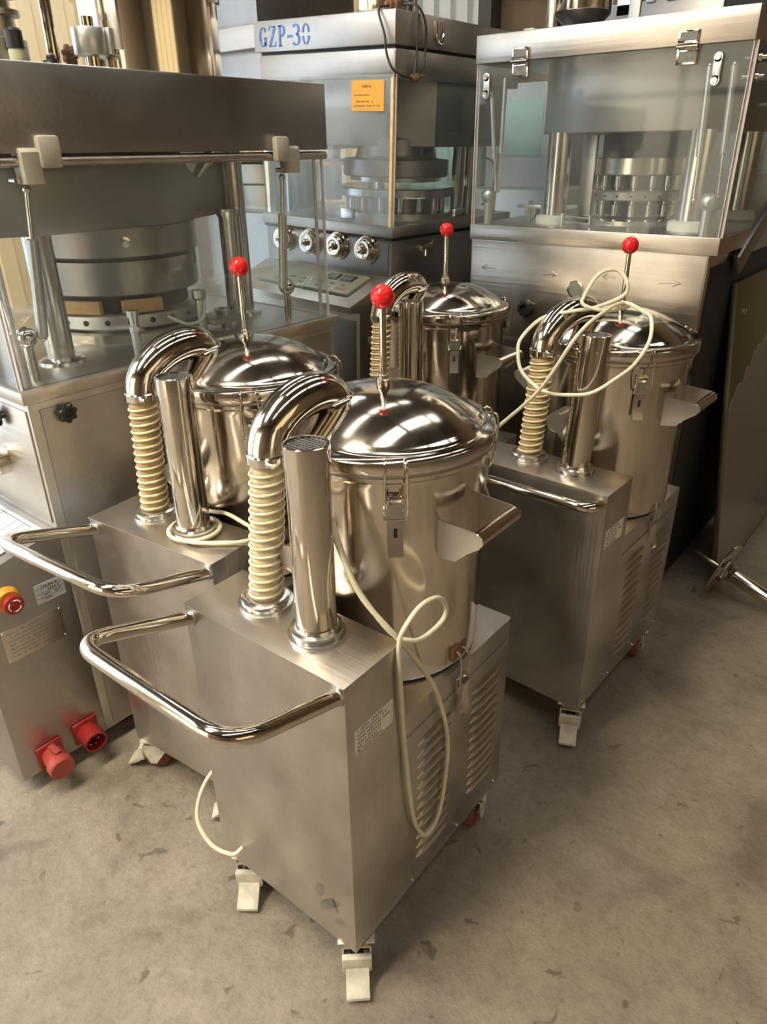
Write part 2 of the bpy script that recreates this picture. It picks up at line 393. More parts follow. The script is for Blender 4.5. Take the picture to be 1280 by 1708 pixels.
def latch(parent, c, R, th, ztop):
    """bail latch on the drum: base, wire bail and lever"""
    f = Matrix.Translation((c[0], c[1], ztop)) @ Matrix.Rotation(th, 4, 'Z') @ Matrix.Translation((R, 0, 0))
    b = MB(); b.box((-.003, -.014, -.075), (.006, .014, -.045), .0015, f)
    b.box((.004, -.013, -.068), (.015, -.010, -.048), 0, f); b.box((.004, .010, -.068), (.015, .013, -.048), 0, f)
    o = b.build('latch', 'polish', parent)
    wm = MB()
    for s in (-1, 1):
        wm.tube([f @ Vector(p) for p in ((.012, s*.016, -.082), (.021, s*.018, -.06), (.023, s*.017, -.02), (.022, s*.016, .008), (.012, s*.0155, .017), (.001, s*.0145, .012))], .0022, 8, 5)
    wm.cyl(f @ Vector((.012, -.017, -.082)), f @ Vector((.012, .017, -.082)), .0022, 8)
    wm.cyl(f @ Vector((.001, -.0155, .012)), f @ Vector((.001, .0155, .012)), .0022, 8)
    wm.build('wire_bail', 'chrome', o)
    l = MB(); l.prism([(.004, -.062), (.016, -.055), (.0135, -.075), (.010, -.125), (.018, -.146), (.015, -.148), (.006, -.128), (.006, -.08)], -.0125, .0125,
            f @ frame((0, 0, 0), (1, 0, 0), (0, 0, 1)))
    l.build('latch_lever', 'dull', o)
    MB().box((.0105, -.003, -.115), (.0125, .003, -.098), .0008, f).build('keyhole', 'blackpl', o)
def caster(parent, r, d, swing, wheel_mat, brake=True, wr_=.036):
    """swivel caster; swing = direction the pedal points to (angle in cabinet frame)"""
    x, y, _ = rd(r, d, 0)
    f = Matrix.Translation((x, y, 0)) @ Matrix.Rotation(swing, 4, 'Z')
    b = MB(); b.box((-.034, -.034, cz-.004), (.034, .034, cz), .001, f)
    b.lathe([(.024, cz-.020), (.030, cz-.014), (.030, cz-.004)], f @ Vector((0, 0, 0)), (0, 0, 1), 24)
    for s in (-1, 1):
        b.prism([(-.022, cz-.018), (.030, cz-.018), (.034, cz-.035), (.020, .026), (.004, .026), (-.022, cz-.04)], s*.0255-.0015, s*.0255+.0015,
                f @ frame((0, 0, 0), (1, 0, 0), (0, 0, 1)))
    b.box((-.022, -.026, cz-.022), (.030, .026, cz-.018), 0, f)
    b.cyl(f @ Vector((.010, -.028, .036)), f @ Vector((.010, .028, .036)), .0065, 12)
    o = b.build('caster', 'castpaint', parent)
    c0 = f @ Vector((.010, -.0125, wr_)); c1 = f @ Vector((.010, .0125, wr_))
    wmb = MB(); wmb.lathe([(.012, 0), (wr_-.004, 0), (wr_, .004), (wr_, .021), (wr_-.004, .025), (.012, .025)], c0, c1-c0, 28)
    wmb.build('wheel', wheel_mat, o)
    MB().lathe([(.013, -.001), (.018, -.001), (.018, .026), (.013, .026)], c0, c1-c0, 20).build('wheel_hub', wheel_mat if wheel_mat == 'redwheel' else 'castpaint', o)
    if brake:
        p = MB(); F = f @ frame((0, 0, 0), (1, 0, 0), (0, 0, 1))
        p.prism([(.020, .060), (.040, .056), (.058, .032), (.082, .016), (.083, .011), (.054, .022), (.036, .040), (.018, .046)], -.0215, .0215, F, .001)
        p.box((.034, -.0275, .036), (.046, .0275, .074), .002, f)
        p.build('brake_pedal', 'castpaint', o)
    return o
def collector(label, loc, rotz, hose_m, bar=dict(out=.195, rise=.06, spread=.015), ltilt=(0, 0), hose_top=(-.245, .108), casters=None, boff=(0, 0), exh=(.006, .008), sides=(1, -1)):
    root = thing('dust_collector', label, 'dust collector', loc, (0, 0, rotz), 'dust collectors on casters')
    cb = MB()
    F = frame((0, 0, 0), (0, 1, 0), (0, 0, 1))    # (u=d, v=z, w=x)
    d0 = -.25
    cb.prism([(d0, cz), (d0+Ld, cz), (d0+Ld, H2), (d0+d1, H2), (d0+d1, H1), (d0, H1)], -.18, .18, F, .0025)
    cab = cb.build('cabinet', 'sheet_v', root)
    # folded top sheet edge + seam of side door
    t = MB(); t.box(rd(-.36, -.002, H1-.001), rd(0.001, d1+.001, H1+.0015), .0006)
    t.build('top_sheet', 'sheet', cab)
    MB().box(rd(.0003, d1+.004, H2-.052), rd(.0016, Ld-.002, H2-.049)).build('panel_seam', 'dull', cab)
    MB().box(rd(.0003, .012, cz+.004), rd(.0016, Ld-.006, cz+.006)).build('panel_seam', 'dull', cab)
    for d in (.02, .17, .33, .48): MB().ball(rd(.0005, d, cz+.018), .0032, 10, 6).build('screw', 'chrome', cab)
    # louvres
    lo = None
    for (da, db, z0, z1) in ((.182, .292, .175, .463), (.362, .470, .188, .455)):
        for k in range(12):
            z = z0 + (z1-z0)*k/11
            if lo is None:
                m = MB(); n = 6; L = db-da
                # half-bullet pressed louvre: open below, curved above
                rings = []
                for i in range(9):
                    u = i/8; s = min(1, math.sin(PI*min(max(u, .001), .999))**.35)
                    ring = [m.bm.verts.new((.0002 + .0065*s*math.sin(PI*.5*j/4*1.0), u*L, -.004 + .012*s*(1-j/4)**.8)) for j in range(5)]
                    rings.append(ring)
                for a, b in zip(rings, rings[1:]):
                    for j in range(4): m.bm.faces.new((a[j], a[j+1], b[j+1], b[j]))
                lo = m.build('louver', 'sheet_v', cab, 60)
                sld = lo.modifiers.new('thick', 'SOLIDIFY'); sld.thickness = .0008
                o = lo
            else:
                o = lo.copy(); COL.objects.link(o)
            o.location = rd(.0, da, z)
    # label
    mb = MB(); mb.box(rd(0, .018, .571), rd(.0008, .112, .618)); lb = mb.build('rating_label', 'sticker', cab)
    tx = MB(); text_rows(tx, frame(rd(.0008, .018, .571), (0, 1, 0), (0, 0, 1)), .094, .047, 6, 3, .3, .005); tx.build('label_print', 'ink', lb)
    # push handle
    o_, rs, sp = bar['out'], bar['rise'], bar['spread']
    zz = .69; r0, r1 = -.345, -.015
    pts = []
    def arcpt(r, d, z): return Vector(rd(r, d, z))
    k = .05
    corners = [arcpt(r1, .002, zz), arcpt(r1+sp*.0, -o_, zz+rs), arcpt(r0-sp, -o_, zz+rs), arcpt(r0, .002, zz)]
    path = [corners[0]]
    for i in (1, 2):
        a, b, c = corners[i-1], corners[i], corners[i+1]
        kk = min(.06, (a-b).length*.6); kc = .06
        p0 = b + (a-b).normalized()*kk; p1 = b + (c-b).normalized()*kc
        path.append(p0*.999 + a*.001)
        for j in range(1, 8):
            t_ = j/8; path.append(p0*(1-t_)**2 + b*2*t_*(1-t_) + p1*t_**2)
        path.append(p1)
    path.append(corners[3])
    hd = MB(); hd.tube(path, .0125, 16, smooth=False)
    h_ = hd.build('push_handle', 'polish', root, 50)
    for c in (corners[0], corners[3]): MB().lathe([(.0135, -.003), (.016, .0), (.0135, .006)], c, (0, -1, 0), 16).build('weld_collar', 'dull', h_)
    # exhaust pipe
    ex = Vector(rd(-.118, .072, H1)); ext = Vector(rd(-.118-exh[0], .072+exh[1], 1.034)); dv = ext-ex
    fl = MB(); fl.lathe([(.046, 0), (.047, .004), (.047, .009), (.041, .010), (.042, .014), (.042, .019), (.036, .021), (.034, .026)], ex, (0, 0, 1), 40)
    e = MB(); e.lathe([(.0325, 0), (.0325, dv.length-.034), (.034, dv.length-.033), (.034, dv.length-.001), (.033, dv.length), (.0305, dv.length), (.0305, dv.length-.008), (0, dv.length-.008)], ex, dv, 40)
    p = e.build('exhaust_pipe', 'polish', root); fl.build('pipe_flange', 'column', p)
    g = MB(); up = dv.normalized(); c = ex + up*(dv.length-.0035)
    for j in range(-4, 5):
        y = j*.0064; hw = math.sqrt(max(0, .0305**2 - y*y))
        g.box((c.x-hw, c.y+y-.0009, c.z-.002), (c.x+hw, c.y+y+.0009, c.z))
        g.box((c.x+y-.0006, c.y-hw, c.z-.003), (c.x+y+.0006, c.y+hw, c.z-.001))
    g.build('grille', 'dull', p)
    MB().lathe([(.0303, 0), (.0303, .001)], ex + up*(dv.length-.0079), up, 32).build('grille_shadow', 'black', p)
    # suction hose
    hb = Vector(rd(-.248, .085, H1)); ht = Vector(rd(hose_top[0], hose_top[1], .968))
    MB().lathe([(.046, 0), (.047, .004), (.047, .009), (.041, .010), (.041, .016), (.036, .019), (.031, .020)], hb, (0, 0, 1), 40).build('hose_flange', 'column', root)
    mid = (hb+ht)/2 + Vector((.004, -.003, 0))
    def bez(t_): return hb*(1-t_)**2 + (mid*2-(hb+ht)/2)*2*t_*(1-t_) + ht*t_**2
    nr = 17; N = nr*6
    hm = MB(); hm.tube([bez(i/N) for i in range(N+1)], .026, 24, smooth=False, radii=lambda t_: .0255 + .0015*math.cos(2*PI*nr*t_))
    ho = hm.build('suction_hose', hose_m, root, 60)
    hx = MB(); NS = nr*20; pts = []
    for i in range(NS+1):
        t_ = .02 + .96*i/NS; a = 2*PI*nr*t_; c = bez(t_); pts.append(c + Vector((math.cos(a), math.sin(a), 0))*.0275)
    hx.tube(pts, .0024, 8, smooth=False); hx.build('spiral_rib', 'rib', ho, 60)
    # elbow from the hose over to the lid
    bc = Vector(rd(BR.x + boff[0], BR.y + boff[1], 0))
    ee = rd(-.226, .250, 0); el_end = Vector((ee[0] + boff[0], ee[1] + boff[1], 1.036))
    u = el_end - ht; u.z = 0; u.normalize()
    B0, B1, B2, B3 = ht, ht + Vector((0, 0, .088)), el_end + Vector((0, 0, .034)) - u*.010, el_end
    pts = [B0*(1-t)**3 + B1*3*t*(1-t)**2 + B2*3*t*t*(1-t) + B3*t**3 for t in [i/28 for i in range(29)]]
    dend = (pts[-1]-pts[-2]).normalized()
    el_end = pts[-1]
    el = MB(); el.tube(pts, .033, 28, smooth=False, radii=lambda t: .0305 + .003*math.sin(PI*t)); eo = el.build('elbow_pipe', 'polish', root, 50)
    b = MB(); b.lathe([(.031, 0), (.0325, .001), (.0325, .014), (.031, .016)], ht + Vector((0, 0, -.002)), (0, 0, 1), 32)
    dirc = (ht - Vector((bc.x, bc.y, ht.z))); sc_ = ht + Vector((.025, -.022, .006))
    b.cyl(sc_, sc_ + Vector((.014, 0, 0)), .005, 10); b.box(sc_ - Vector((.003, .003, .006)), sc_ + Vector((.003, .012, .006)), .001)
    b.build('hose_clamp', 'chrome', eo)
    st = MB(); st.lathe([(.031, -.006), (.035, -.004), (.0375, .0), (.035, .004), (.034, .006), (.038, .010), (.0385, .036)], el_end, dend*.8 + Vector((0, 0, -1)), 36)
    st.build('inlet_collar', 'polish', eo)
    # drum
    B = MB(); Rb = .176
    B.lathe([(0, H2+.001), (Rb-.012, H2+.001), (Rb-.003, H2+.006), (Rb, H2+.016), (Rb, .935), (Rb+.002, .944), (Rb+.010, .950), (Rb+.012, .957), (Rb+.008, .961)], (bc.x, bc.y, 0), (0, 0, 1), 96)
    dr_ = B.build('drum', 'drum', root, 30)
    # lid
    prof = [(0, 1.047)]
    for i in range(1, 15):
        r = .158*i/14; prof.append((r, 1.047 - .048*(r/.158)**2.3))
    prof += [(.164, .9945), (.168, .990), (.176, .9875), (.186, .987), (.191, .983), (.192, .976), (.192, .966), (.190, .962), (.180, .961)]
    lid = MB().lathe(prof, (0, 0, 0), (0, 0, 1), 96).build('lid', 'lid', root, 40); lid.location = (bc.x, bc.y, 0)
    lid.rotation_euler = (ltilt[0], ltilt[1], 0)
    gs = MB(); gs.lathe([(.187, .9590), (.191, .9600), (.191, .9635), (.187, .9640)], (0, 0, 0), (0, 0, 1), 96); gs.build('gasket', 'dull', lid)
    rod = MB(); rod.lathe([(.012, 1.044), (.012, 1.056), (.009, 1.058), (.009, 1.064), (.006, 1.065), (.0058, 1.172)], (0, 0, 0), (0, 0, 1), 16)
    kr = rod.build('lift_rod', 'polish', lid)
    MB().ball((0, 0, 1.189), .0192, 32, 20).build('red_knob', 'redball', kr)
    # latches
    base = math.radians(-47)
    for k_ in range(4): latch(root, (bc.x, bc.y), Rb, base + k_*PI/2 + (0.10 if k_ == 1 else 0), .972)
    # side grips
    for s in sides:
        cx = bc.x; yy0, yy1 = -.068, .052
        rt = .232; gp = None
        for yy in (yy0, yy1):
            g = MB()
            xs_ = math.sqrt(Rb*Rb - yy*yy)
            poly = [(xs_-.004, .872), (rt-.002, .868), (rt+.011, .862), (rt+.013, .853), (rt+.006, .842), (rt-.016, .826), (rt-.036, .806), (xs_-.004, .800)]
            g.prism([(s*a, z) for a, z in poly], -.0012, .0012, frame((cx, bc.y+yy, 0), (1, 0, 0), (0, 0, 1)))
            gp = g.build('grip_bracket', 'dull', root)
        t2 = MB(); t2.cyl((cx+s*rt, bc.y+yy0-.001, .855), (cx+s*rt, bc.y+yy1+.001, .855), .0125, 20, bev=.001)
        t2.build('grip_bar', 'polish', gp)
    # inlet stub low on the drum
    s0 = Vector(rd(-.189, .094, .815)); MB().lathe([(0, .0015), (.0225, .0015), (.0225, 0), (.0245, 0), (.0245, .065)], s0, (0, 1, 0), 32).build('inlet_stub', 'dull', dr_)
    # lower clamp holding the drum to the cabinet
    for (rr, sgn) in ((0.0, 1),):
        c = MB(); c.box(rd(.0, .300, .498), rd(.006, .330, .532), .001)
        c.tube([rd(.008, .303, .515), rd(.012, .300, .56), rd(.006, .304, .585), rd(-.008, .306, .59)], .0022, 8)
        c.tube([rd(.008, .327, .515), rd(.012, .330, .56), rd(.006, .326, .585), rd(-.008, .324, .59)], .0022, 8)
        cl = c.build('drum_clamp', 'dull', root)
        MB().prism([(.006, .53), (.016, .525), (.013, .49), (.020, .455), (.014, .438), (.010, .455), (.006, .49)], -.010, .010,
                   frame(rd(0, .315, 0), (1, 0, 0), (0, 0, 1))).build('clamp_lever', 'polish', cl)
        MB().box(rd(-.018, .292, .572), rd(-.002, .338, .600), .003).build('drum_lug', 'rust', cl)
    for c_ in (casters or [(-.035, .035, -PI/2), (-.325, .035, -PI/2), (-.035, .47, 2.2), (-.325, .47, .9)]):
        front = c_[1] < .2
        caster(root, c_[0], c_[1], c_[2], c_[3] if len(c_) > 3 else ('darkwheel' if front else 'redwheel'), True if front else False)
    return root
def u_world(loc, rz, p):
    v = Matrix.Rotation(rz, 3, 'Z') @ Vector(rd(*p)); return (v.x+loc[0], v.y+loc[1], v.z+loc[2])
# front right corner of each cabinet (x, y) and heading
UN = {1: ((-.554, .577), .0214), 2: ((-.522, 1.403), -.019), 3: ((-.978, .679), .101), 4: ((-1.066, 1.489), .0167)}
def uloc(n):
    (x, y), a = UN[n]; v = Matrix.Rotation(a, 3, 'Z') @ Vector((-.18, .25, 0)); return (x+v.x, y+v.y, 0)
collector('stainless dust collector nearest the camera, with cream dusty hose and looped cream cord', uloc(1), UN[1][1], 'hosew', hose_top=(-.243, .112), sides=(1,),
          casters=[(-.035, .04, -.85), (-.320, .04, -.95), (-.035, .460, -1.3, 'redwheel'), (-.325, .47, 2.2)])
collector('stainless dust collector on the right, a cream cord coiled over its pipes and lid', uloc(2), UN[2][1], 'hose', bar=dict(out=.05, rise=.004, spread=0),
          boff=(.014, .010), exh=(-.004, .02), casters=[(-.035, .04, -1.15), (-.325, .04, -PI/2), (-.035, .460, -1.3, 'redwheel'), (-.325, .47, 2.2)])
collector('stainless dust collector on the left beside the tablet press with red sockets', uloc(3), UN[3][1], 'hose', hose_top=(-.243, .095), sides=(-1,),
          boff=(.004, 0), casters=[(-.035, .04, -PI/2-.9, 'redwheel'), (-.325, .035, PI+.5, 'redwheel'), (-.035, .468, .5), (-.325, .47, 2.2)])
collector('stainless dust collector farthest back, seen between the other three', uloc(4), UN[4][1], 'hose')

first = bpy.data.objects['dust_collector']
sm = MB()
for (r, d, z, L_, w_, a) in ((-.060, 0, .190, .034, .012, 2.3), (-.082, 0, .212, .020, .012, 1.9), (-.046, 0, .196, .016, .006, 1.3), (-.036, 0, .160, .014, .008, 2.5)):
    pts = []
    for i in range(40):
        t = 2*PI*i/40; q = (L_*math.cos(t)*(1+.15*math.sin(3*t)), w_*math.sin(t)*(1+.2*math.cos(2*t)))
        pts.append((q[0]*math.cos(a)-q[1]*math.sin(a), q[0]*math.sin(a)+q[1]*math.cos(a)))
    sm.prism([(-u, v) for u, v in pts], 0, .0002, frame(rd(r, -.0002, z), (1, 0, 0), (0, 0, 1)))
sm.build('grease_smudge', 'smudge', first, kind='stuff')

# ------------------------------------------------------------------ cords
def cord(n, pts, label, r=.0041):
    l = uloc(n); P = [u_world(l, UN[n][1], p) for p in pts]
    o = MB().tube(P, r, 10, 8).build('power_cord', 'cable'); return tag(o, label, 'cable', None)
cord(1, [(-.20, .118, .93), (-.155, .125, .90), (-.11, .108, .905), (-.085, .106, .85), (-.06, .108, .80), (-.012, .124, .735), (.010, .150, .713), (.012, .185, .702), (.012, .232, .705), (.014, .240, .728),
         (.014, .215, .760), (.012, .170, .768), (.012, .130, .752), (.008, .120, .725), (.008, .121, .672), (.008, .130, .55), (.009, .141, .437), (.012, .155, .32), (.014, .178, .256), (.014, .200, .232), (.014, .235, .25),
         (.014, .256, .33), (.012, .262, .428), (.010, .232, .54), (.009, .199, .608), (.006, .150, .69), (-.01, .118, .745), (-.05, .100, .80), (-.09, .100, .87), (-.13, .116, .93), (-.18, .128, .96)],
     'cream cord in a long loop down the side of the nearest dust collector')
cord(1, [(-.293, .0, .158), (-.305, -.02, .148), (-.35, -.035, .160), (-.392, -.028, .20), (-.40, .01, .26), (-.385, .07, .30), (-.375, .2, .34)],
     'short cream cord leaving the low hole in the nearest cabinet and curling left')
cord(2, [(-.345, .02, .74), (-.30, .017, .80), (-.189, .0, .918), (-.117, .005, 1.045), (-.113, .10, 1.075), (-.107, .2, 1.085), (-.05, .18, 1.075), (-.013, .13, 1.072), (.004, .09, 1.035), (-.012, .07, .99), (-.041, .06, .958), (-.08, .03, .925), (-.132, .026, .911), (-.18, .022, .908), (-.222, .028, .919),
         (-.256, .03, .945), (-.272, .04, .98), (-.275, .055, 1.01), (-.262, .12, 1.045), (-.20, .14, 1.065), (-.156, .16, 1.075), (-.110, .2, 1.10), (-.104, .2, 1.128), (-.131, .2, 1.153), (-.159, .17, 1.145), (-.178, .15, 1.10), (-.172, .14, 1.082), (-.13, .16, 1.072), (-.10, .22, 1.075)],
     'cream cord coiled in big loops over the lid of the right dust collector')
def ring(cx, cy, r, z, a0, a1, n=7): return [(cx + r*math.cos(a0+(a1-a0)*i/n), cy + r*math.sin(a0+(a1-a0)*i/n), z) for i in range(n+1)]
cord(3, [(.06, .10, .722), (-.009, .075, .722), (-.07, .035, .722)] + ring(-.118, .072, .0505, .7235, -1.0, -2*PI-1.2, 14)[0:] + [(-.05, .03, .731), (.0, .06, .731), (.03, .115, .728)],
     'cream cord wrapped round the exhaust foot of the left dust collector')
cord(3, [(-.20, .118, .735), (-.169, .140, .725), (-.13, .138, .730), (-.08, .125, .745), (-.035, .12, .742), (.02, .13, .715), (.05, .14, .66)],
     'cream cord lying between drum and exhaust pipe of the left dust collector')

# ------------------------------------------------------------------ shared press pieces
def pane(name, a, b, parent, mat='acryl', edge='edge', e=.006):
    """acrylic sheet with visible polished edges; a,b opposite corners (thin in x or y)"""
    p = MB().box(a, b).build(name, mat, parent)
    lo = [min(a[i], b[i]) for i in range(3)]; hi = [max(a[i], b[i]) for i in range(3)]
    ax = 0 if hi[0]-lo[0] > hi[1]-lo[1] else 1
    for end in (lo[ax], hi[ax]):
        m = MB()
        l2, h2 = lo[:], hi[:]; l2[ax] = end - .0012; h2[ax] = end + .0012
        l2 = [l2[i] - (.0003 if i != ax else 0) for i in range(3)]; h2 = [h2[i] + (.0003 if i != ax else 0) for i in range(3)]
        m.box(l2, h2); m.build('pane_edge', edge, p)
    return p
def strut(p0, p1, parent, split=.45, r=.009, mat='galv', dots=True):
    """gas strut: thick cylinder from p0, thin rod to p1"""
    p0 = Vector(p0); p1 = Vector(p1); m_ = p0.lerp(p1, split)
    a = MB(); a.cyl(p0, m_, r, 16, bev=.002); o = a.build('gas_strut', mat, parent)
    b = MB(); b.cyl(m_, p1, r*.45, 12); b.ball(p1, r*.75, 12, 8); b.ball(p0, r*.75, 12, 8); b.build('strut_rod', 'chrome', o)
    return o
def star_knob(c, ax, parent, R=.022, mat='blackpl', name='star_knob'):
    a = MB(); a.lathe([(R*.35, 0), (R*.4, R*.5), (R*.8, R*.6), (R, R*.75), (R, R*1.15), (R*.85, R*1.3), (R*.5, R*1.35), (R*.45, R*1.2), (0, R*1.2)], c, ax, 42, lobes=7, amp=.13)
    return a.build(name, mat, parent)
def handwheel(c, ax, parent, R):
    a = MB(); a.lathe([(R, 0), (R, .008), (R*.94, .010), (R*.90, .010), (R*.88, .022), (R*.80, .024), (R*.76, .024), (R*.74, .034), (R*.60, .036), (R*.45, .034), (R*.26, .034), (R*.24, .046), (R*.20, .048), (R*.14, .048), (R*.12, .058), (0, .059)], c, ax, 40)
    return a.build('control_knob', 'polish', parent)

# ------------------------------------------------------------------ left tablet press
LP = thing('tablet_press', 'large stainless tablet press at left with red sockets and acrylic guard', 'machine', (-1.9, 1.1, 0))
def lp(x, y, z): return (x+1.9, y-1.1, z)
XR, YF, YB, XL, ZT = -1.47, .631, 1.56, -2.35, .965
b = MB(); b.box(lp(XL, YF, .05), lp(XR, YB, ZT-.03), .004); body = b.build('body', 'sheet_v', LP)
b = MB(); b.box(lp(XL-.02, YF-.012, ZT-.028), lp(XR+.012, YB+.012, ZT), .003); b.build('table_rim', 'sheet', LP)
b = MB(); b.box(lp(XR+.0005, YF+.022, .06), lp(XR+.004, YB-.02, ZT-.045), .001); dp = b.build('side_door', 'dull', body)
b = MB(); b.box(lp(XL+.3, YF-.004, .66), lp(XR-.01, YF, ZT-.045), .001); b.build('front_panel', 'sheet', body)
for (x, y) in ((XL+.08, YF+.08), (XR-.08, YF+.08), (XL+.08, YB-.08), (XR-.08, YB-.08)): MB().cyl(lp(x, y, 0), lp(x, y, .055), .03, 16).build('foot', 'black', LP)
# electric box in front
F = frame(lp(-2.2, 0, 0), (0, 1, 0), (0, 0, 1))
b = MB(); b.prism([(.411-1.1+1.1, .05), (YF+1e-3, .05), (YF+1e-3, .648), (.411, .600)], 0, .73, frame(lp(-2.2, 0, 0), (0, 1, 0), (0, 0, 1)), .003)
eb = b.build('control_box', 'dull', LP)
for x in (-1.56, -2.1): MB().cyl(lp(x, .46, 0), lp(x, .46, .052), .025, 14).build('foot', 'black', eb)
# paper drawing lying on the box lid
sl = math.atan2(.048, .22)
dws = thing('paper_drawing', 'white paper sheet with ruled drawing on the left press control box', 'paper', (-1.50, .415, .6035), (sl, 0, 0))
MB().box((-.40, .0, 0), (.0, .200, .0006)).build('sheet', 'paper', dws)
tx = MB()
for x in (-.03, -.06, -.09, -.16, -.23): tx.box((x-.0007, .01, .0006), (x+.0007, .19, .0009))
for y in (.01, .05, .10, .19): tx.box((-.38, y-.0007, .0006), (-.03, y+.0007, .0009))
tx.tube([(-.12, .03, .0008), (-.10, .045, .0008), (-.085, .03, .0008), (-.10, .018, .0008), (-.12, .03, .0008)], .0005, 5)
tx.build('print', 'ink', dws)
# side of the box: emergency stop, label, plate, sockets
xs_ = XR
e = MB(); e.lathe([(.030, 0), (.030, .004), (.026, .010), (.024, .018)], lp(xs_, .487, .535), (1, 0, 0), 32); eo = e.build('emergency_stop', 'yellow', eb)
MB().lathe([(.012, .014), (.012, .024), (.021, .027), (.0225, .033), (.021, .040), (.014, .042), (0, .042)], lp(xs_, .487, .535), (1, 0, 0), 32).build('mushroom_button', 'redsock', eo)
for a0 in (0.3, 2.4, 4.5):
    MB().tube([lp(xs_+.0425, .487+.013*math.cos(a0+t), .535+.013*math.sin(a0+t)) for t in (0, .35, .7, 1.05, 1.4)], .0012, 6).build('arrow_mark', 'white', eo)
MB().box(lp(xs_, .548, .487), lp(xs_+.001, .616, .535)).build('handwritten_label', 'paper', eb)
tx = MB(); text_rows(tx, frame(lp(xs_+.001, .565, .490), (0, 1, 0), (0, 0, 1)), .050, .042, 4, 11, .25, .007)
for z in (.499, .511, .523): tx.box(lp(xs_+.001, .550, z), lp(xs_+.0013, .614, z+.0006))
tx.box(lp(xs_+.001, .563, .489), lp(xs_+.0013, .5636, .533)); tx.build('label_print', 'ink', eb)
MB().box(lp(xs_, .455, .378), lp(xs_+.0012, .594, .461), .0004).build('rating_plate', 'sheet', eb)
tx = MB(); text_rows(tx, frame(lp(xs_+.0012, .460, .385), (0, 1, 0), (0, 0, 1)), .125, .070, 7, 5, .4, .006); tx.build('plate_print', 'dark', eb)
for y in (.459, .590):
    for z in (.383, .456): MB().ball(lp(xs_+.0012, y, z), .0025, 8, 6).build('rivet', 'chrome', eb)
s1 = MB(); s1.box(lp(xs_, .452, .058), lp(xs_+.008, .516, .122), .004); so = s1.build('power_socket', 'redsock', eb)
s1 = MB(); s1.lathe([(.024, .0), (.026, .02), (.026, .038), (.030, .042), (.030, .060), (.027, .064), (0, .065)], lp(xs_+.006, .485, .088), (1, -.1, -.08), 32); s1.box(lp(xs_+.012, .477, .112), lp(xs_+.05, .493, .122), .002); s1.build('socket_cap', 'redlid', so)
s1 = MB(); s1.box(lp(xs_, .548, .062), lp(xs_+.008, .612, .126), .004); so = s1.build('power_socket', 'redsock', eb)
s1 = MB(); s1.lathe([(.024, .0), (.028, .01), (.028, .052), (.024, .052), (.024, .018), (0, .018)], lp(xs_+.006, .580, .092), (1, -.1, -.08), 32); s1.build('socket_sleeve', 'redsock', so)
for k in range(5):
    a = 2*PI*k/5; MB().cyl(lp(xs_+.02, .577+.013*math.cos(a), .091+.013*math.sin(a)), lp(xs_+.046, .574+.013*math.cos(a), .088+.013*math.sin(a)), .0028, 8).build('pin', 'chrome', so)
star_knob(lp(XR+.004, .700, .905), (1, 0, 0), LP, .020)
star_knob(lp(-1.590, YF, .893), (0, -1, 0), LP, .022)
k = MB(); k.lathe([(.03, 0), (.032, .004), (.032, .03), (.027, .032), (.027, .05), (.020, .054), (.020, .07), (0, .071)], lp(-1.640, YF, .775), (0, -1, 0), 36, lobes=12, amp=.02); k.build('round_knob', 'polish', LP)
# hood
HB, HT = 1.397, 1.548
b = MB(); b.box(lp(XL-.02, .55, HB), lp(XR, 1.565, HT), .004); hood = b.build('hood', 'dark', LP)
b = MB(); b.tube([lp(XR-.012, .555, 1.384), lp(XR-.012, 1.565, 1.384)], .010, 16, smooth=False); b.build('guard_rail', 'sheet', LP)
# acrylic guard
pane('guard_pane', lp(XR-.010, YF+.0, ZT), lp(XR-.002, 1.545, 1.375), LP)
pane('guard_pane', lp(XL+.02, YF-.004, ZT), lp(XR-.014, YF+.004, 1.375), LP)
pane('guard_pane', lp(XL+.02, 1.549, ZT), lp(XR-.014, 1.557, 1.375), LP)
for y in (YF+.016, 1.525): MB().cyl(lp(XR-.016, y, ZT), lp(XR-.016, y, 1.38), .005, 10).build('guard_edge_bar', 'edge', LP)
# hinge blocks
for (yb0, ya0) in ((.760, .725), (1.366, 1.412)):
    h = MB(); h.box(lp(XR-.002, yb0, 1.372), lp(XR+.018, yb0+.044, 1.428), .006); ho = h.build('hinge_block', 'greypl', LP)
    h = MB(); h.prism([(-.018, 0), (.018, 0), (.020, .055), (.012, .062), (-.012, .062), (-.020, .055)], 0, .038, frame(lp(XR-.008, ya0+.038, 1.345), (1, 0, 0), (0, 0, 1)), .003)
    h.build('hinge_arm', 'greypl', ho)
    h = MB(); h.cyl(lp(XR-.03, ya0-.008, 1.352), lp(XR-.008, ya0-.008, 1.352), .006, 10); h.build('hinge_pin', 'chrome', ho)
for (ya, za, yb, zb) in ((.745, 1.335, .712, 1.055), (1.425, 1.335, 1.402, 1.060)):
    strut(lp(XR-.035, yb, zb), lp(XR-.035, ya, za), LP, .68, .0115, 'galv')
for y in (.684, 1.428):
    p = MB(); p.cyl(lp(XR-.05, y, ZT), lp(XR-.05, y, 1.045), .010, 16); p.ball(lp(XR-.05, y, 1.058), .022, 24, 16); p.build('ball_post', 'chrome', LP)
strut(lp(-1.56, .66, 1.31), lp(-1.52, .66, 1.07), LP, .7, .009, 'galv')
# columns
for (x, y) in ((-1.62, .800), (-2.2, .80), (-1.70, 1.42), (-2.2, 1.42)):
    p = MB(); p.cyl(lp(x, y, ZT), lp(x, y, HB+.01), .030, 32); p.lathe([(.052, 0), (.050, .008), (.038, .014)], lp(x, y, ZT), (0, 0, 1), 32); p.build('column', 'column', LP)
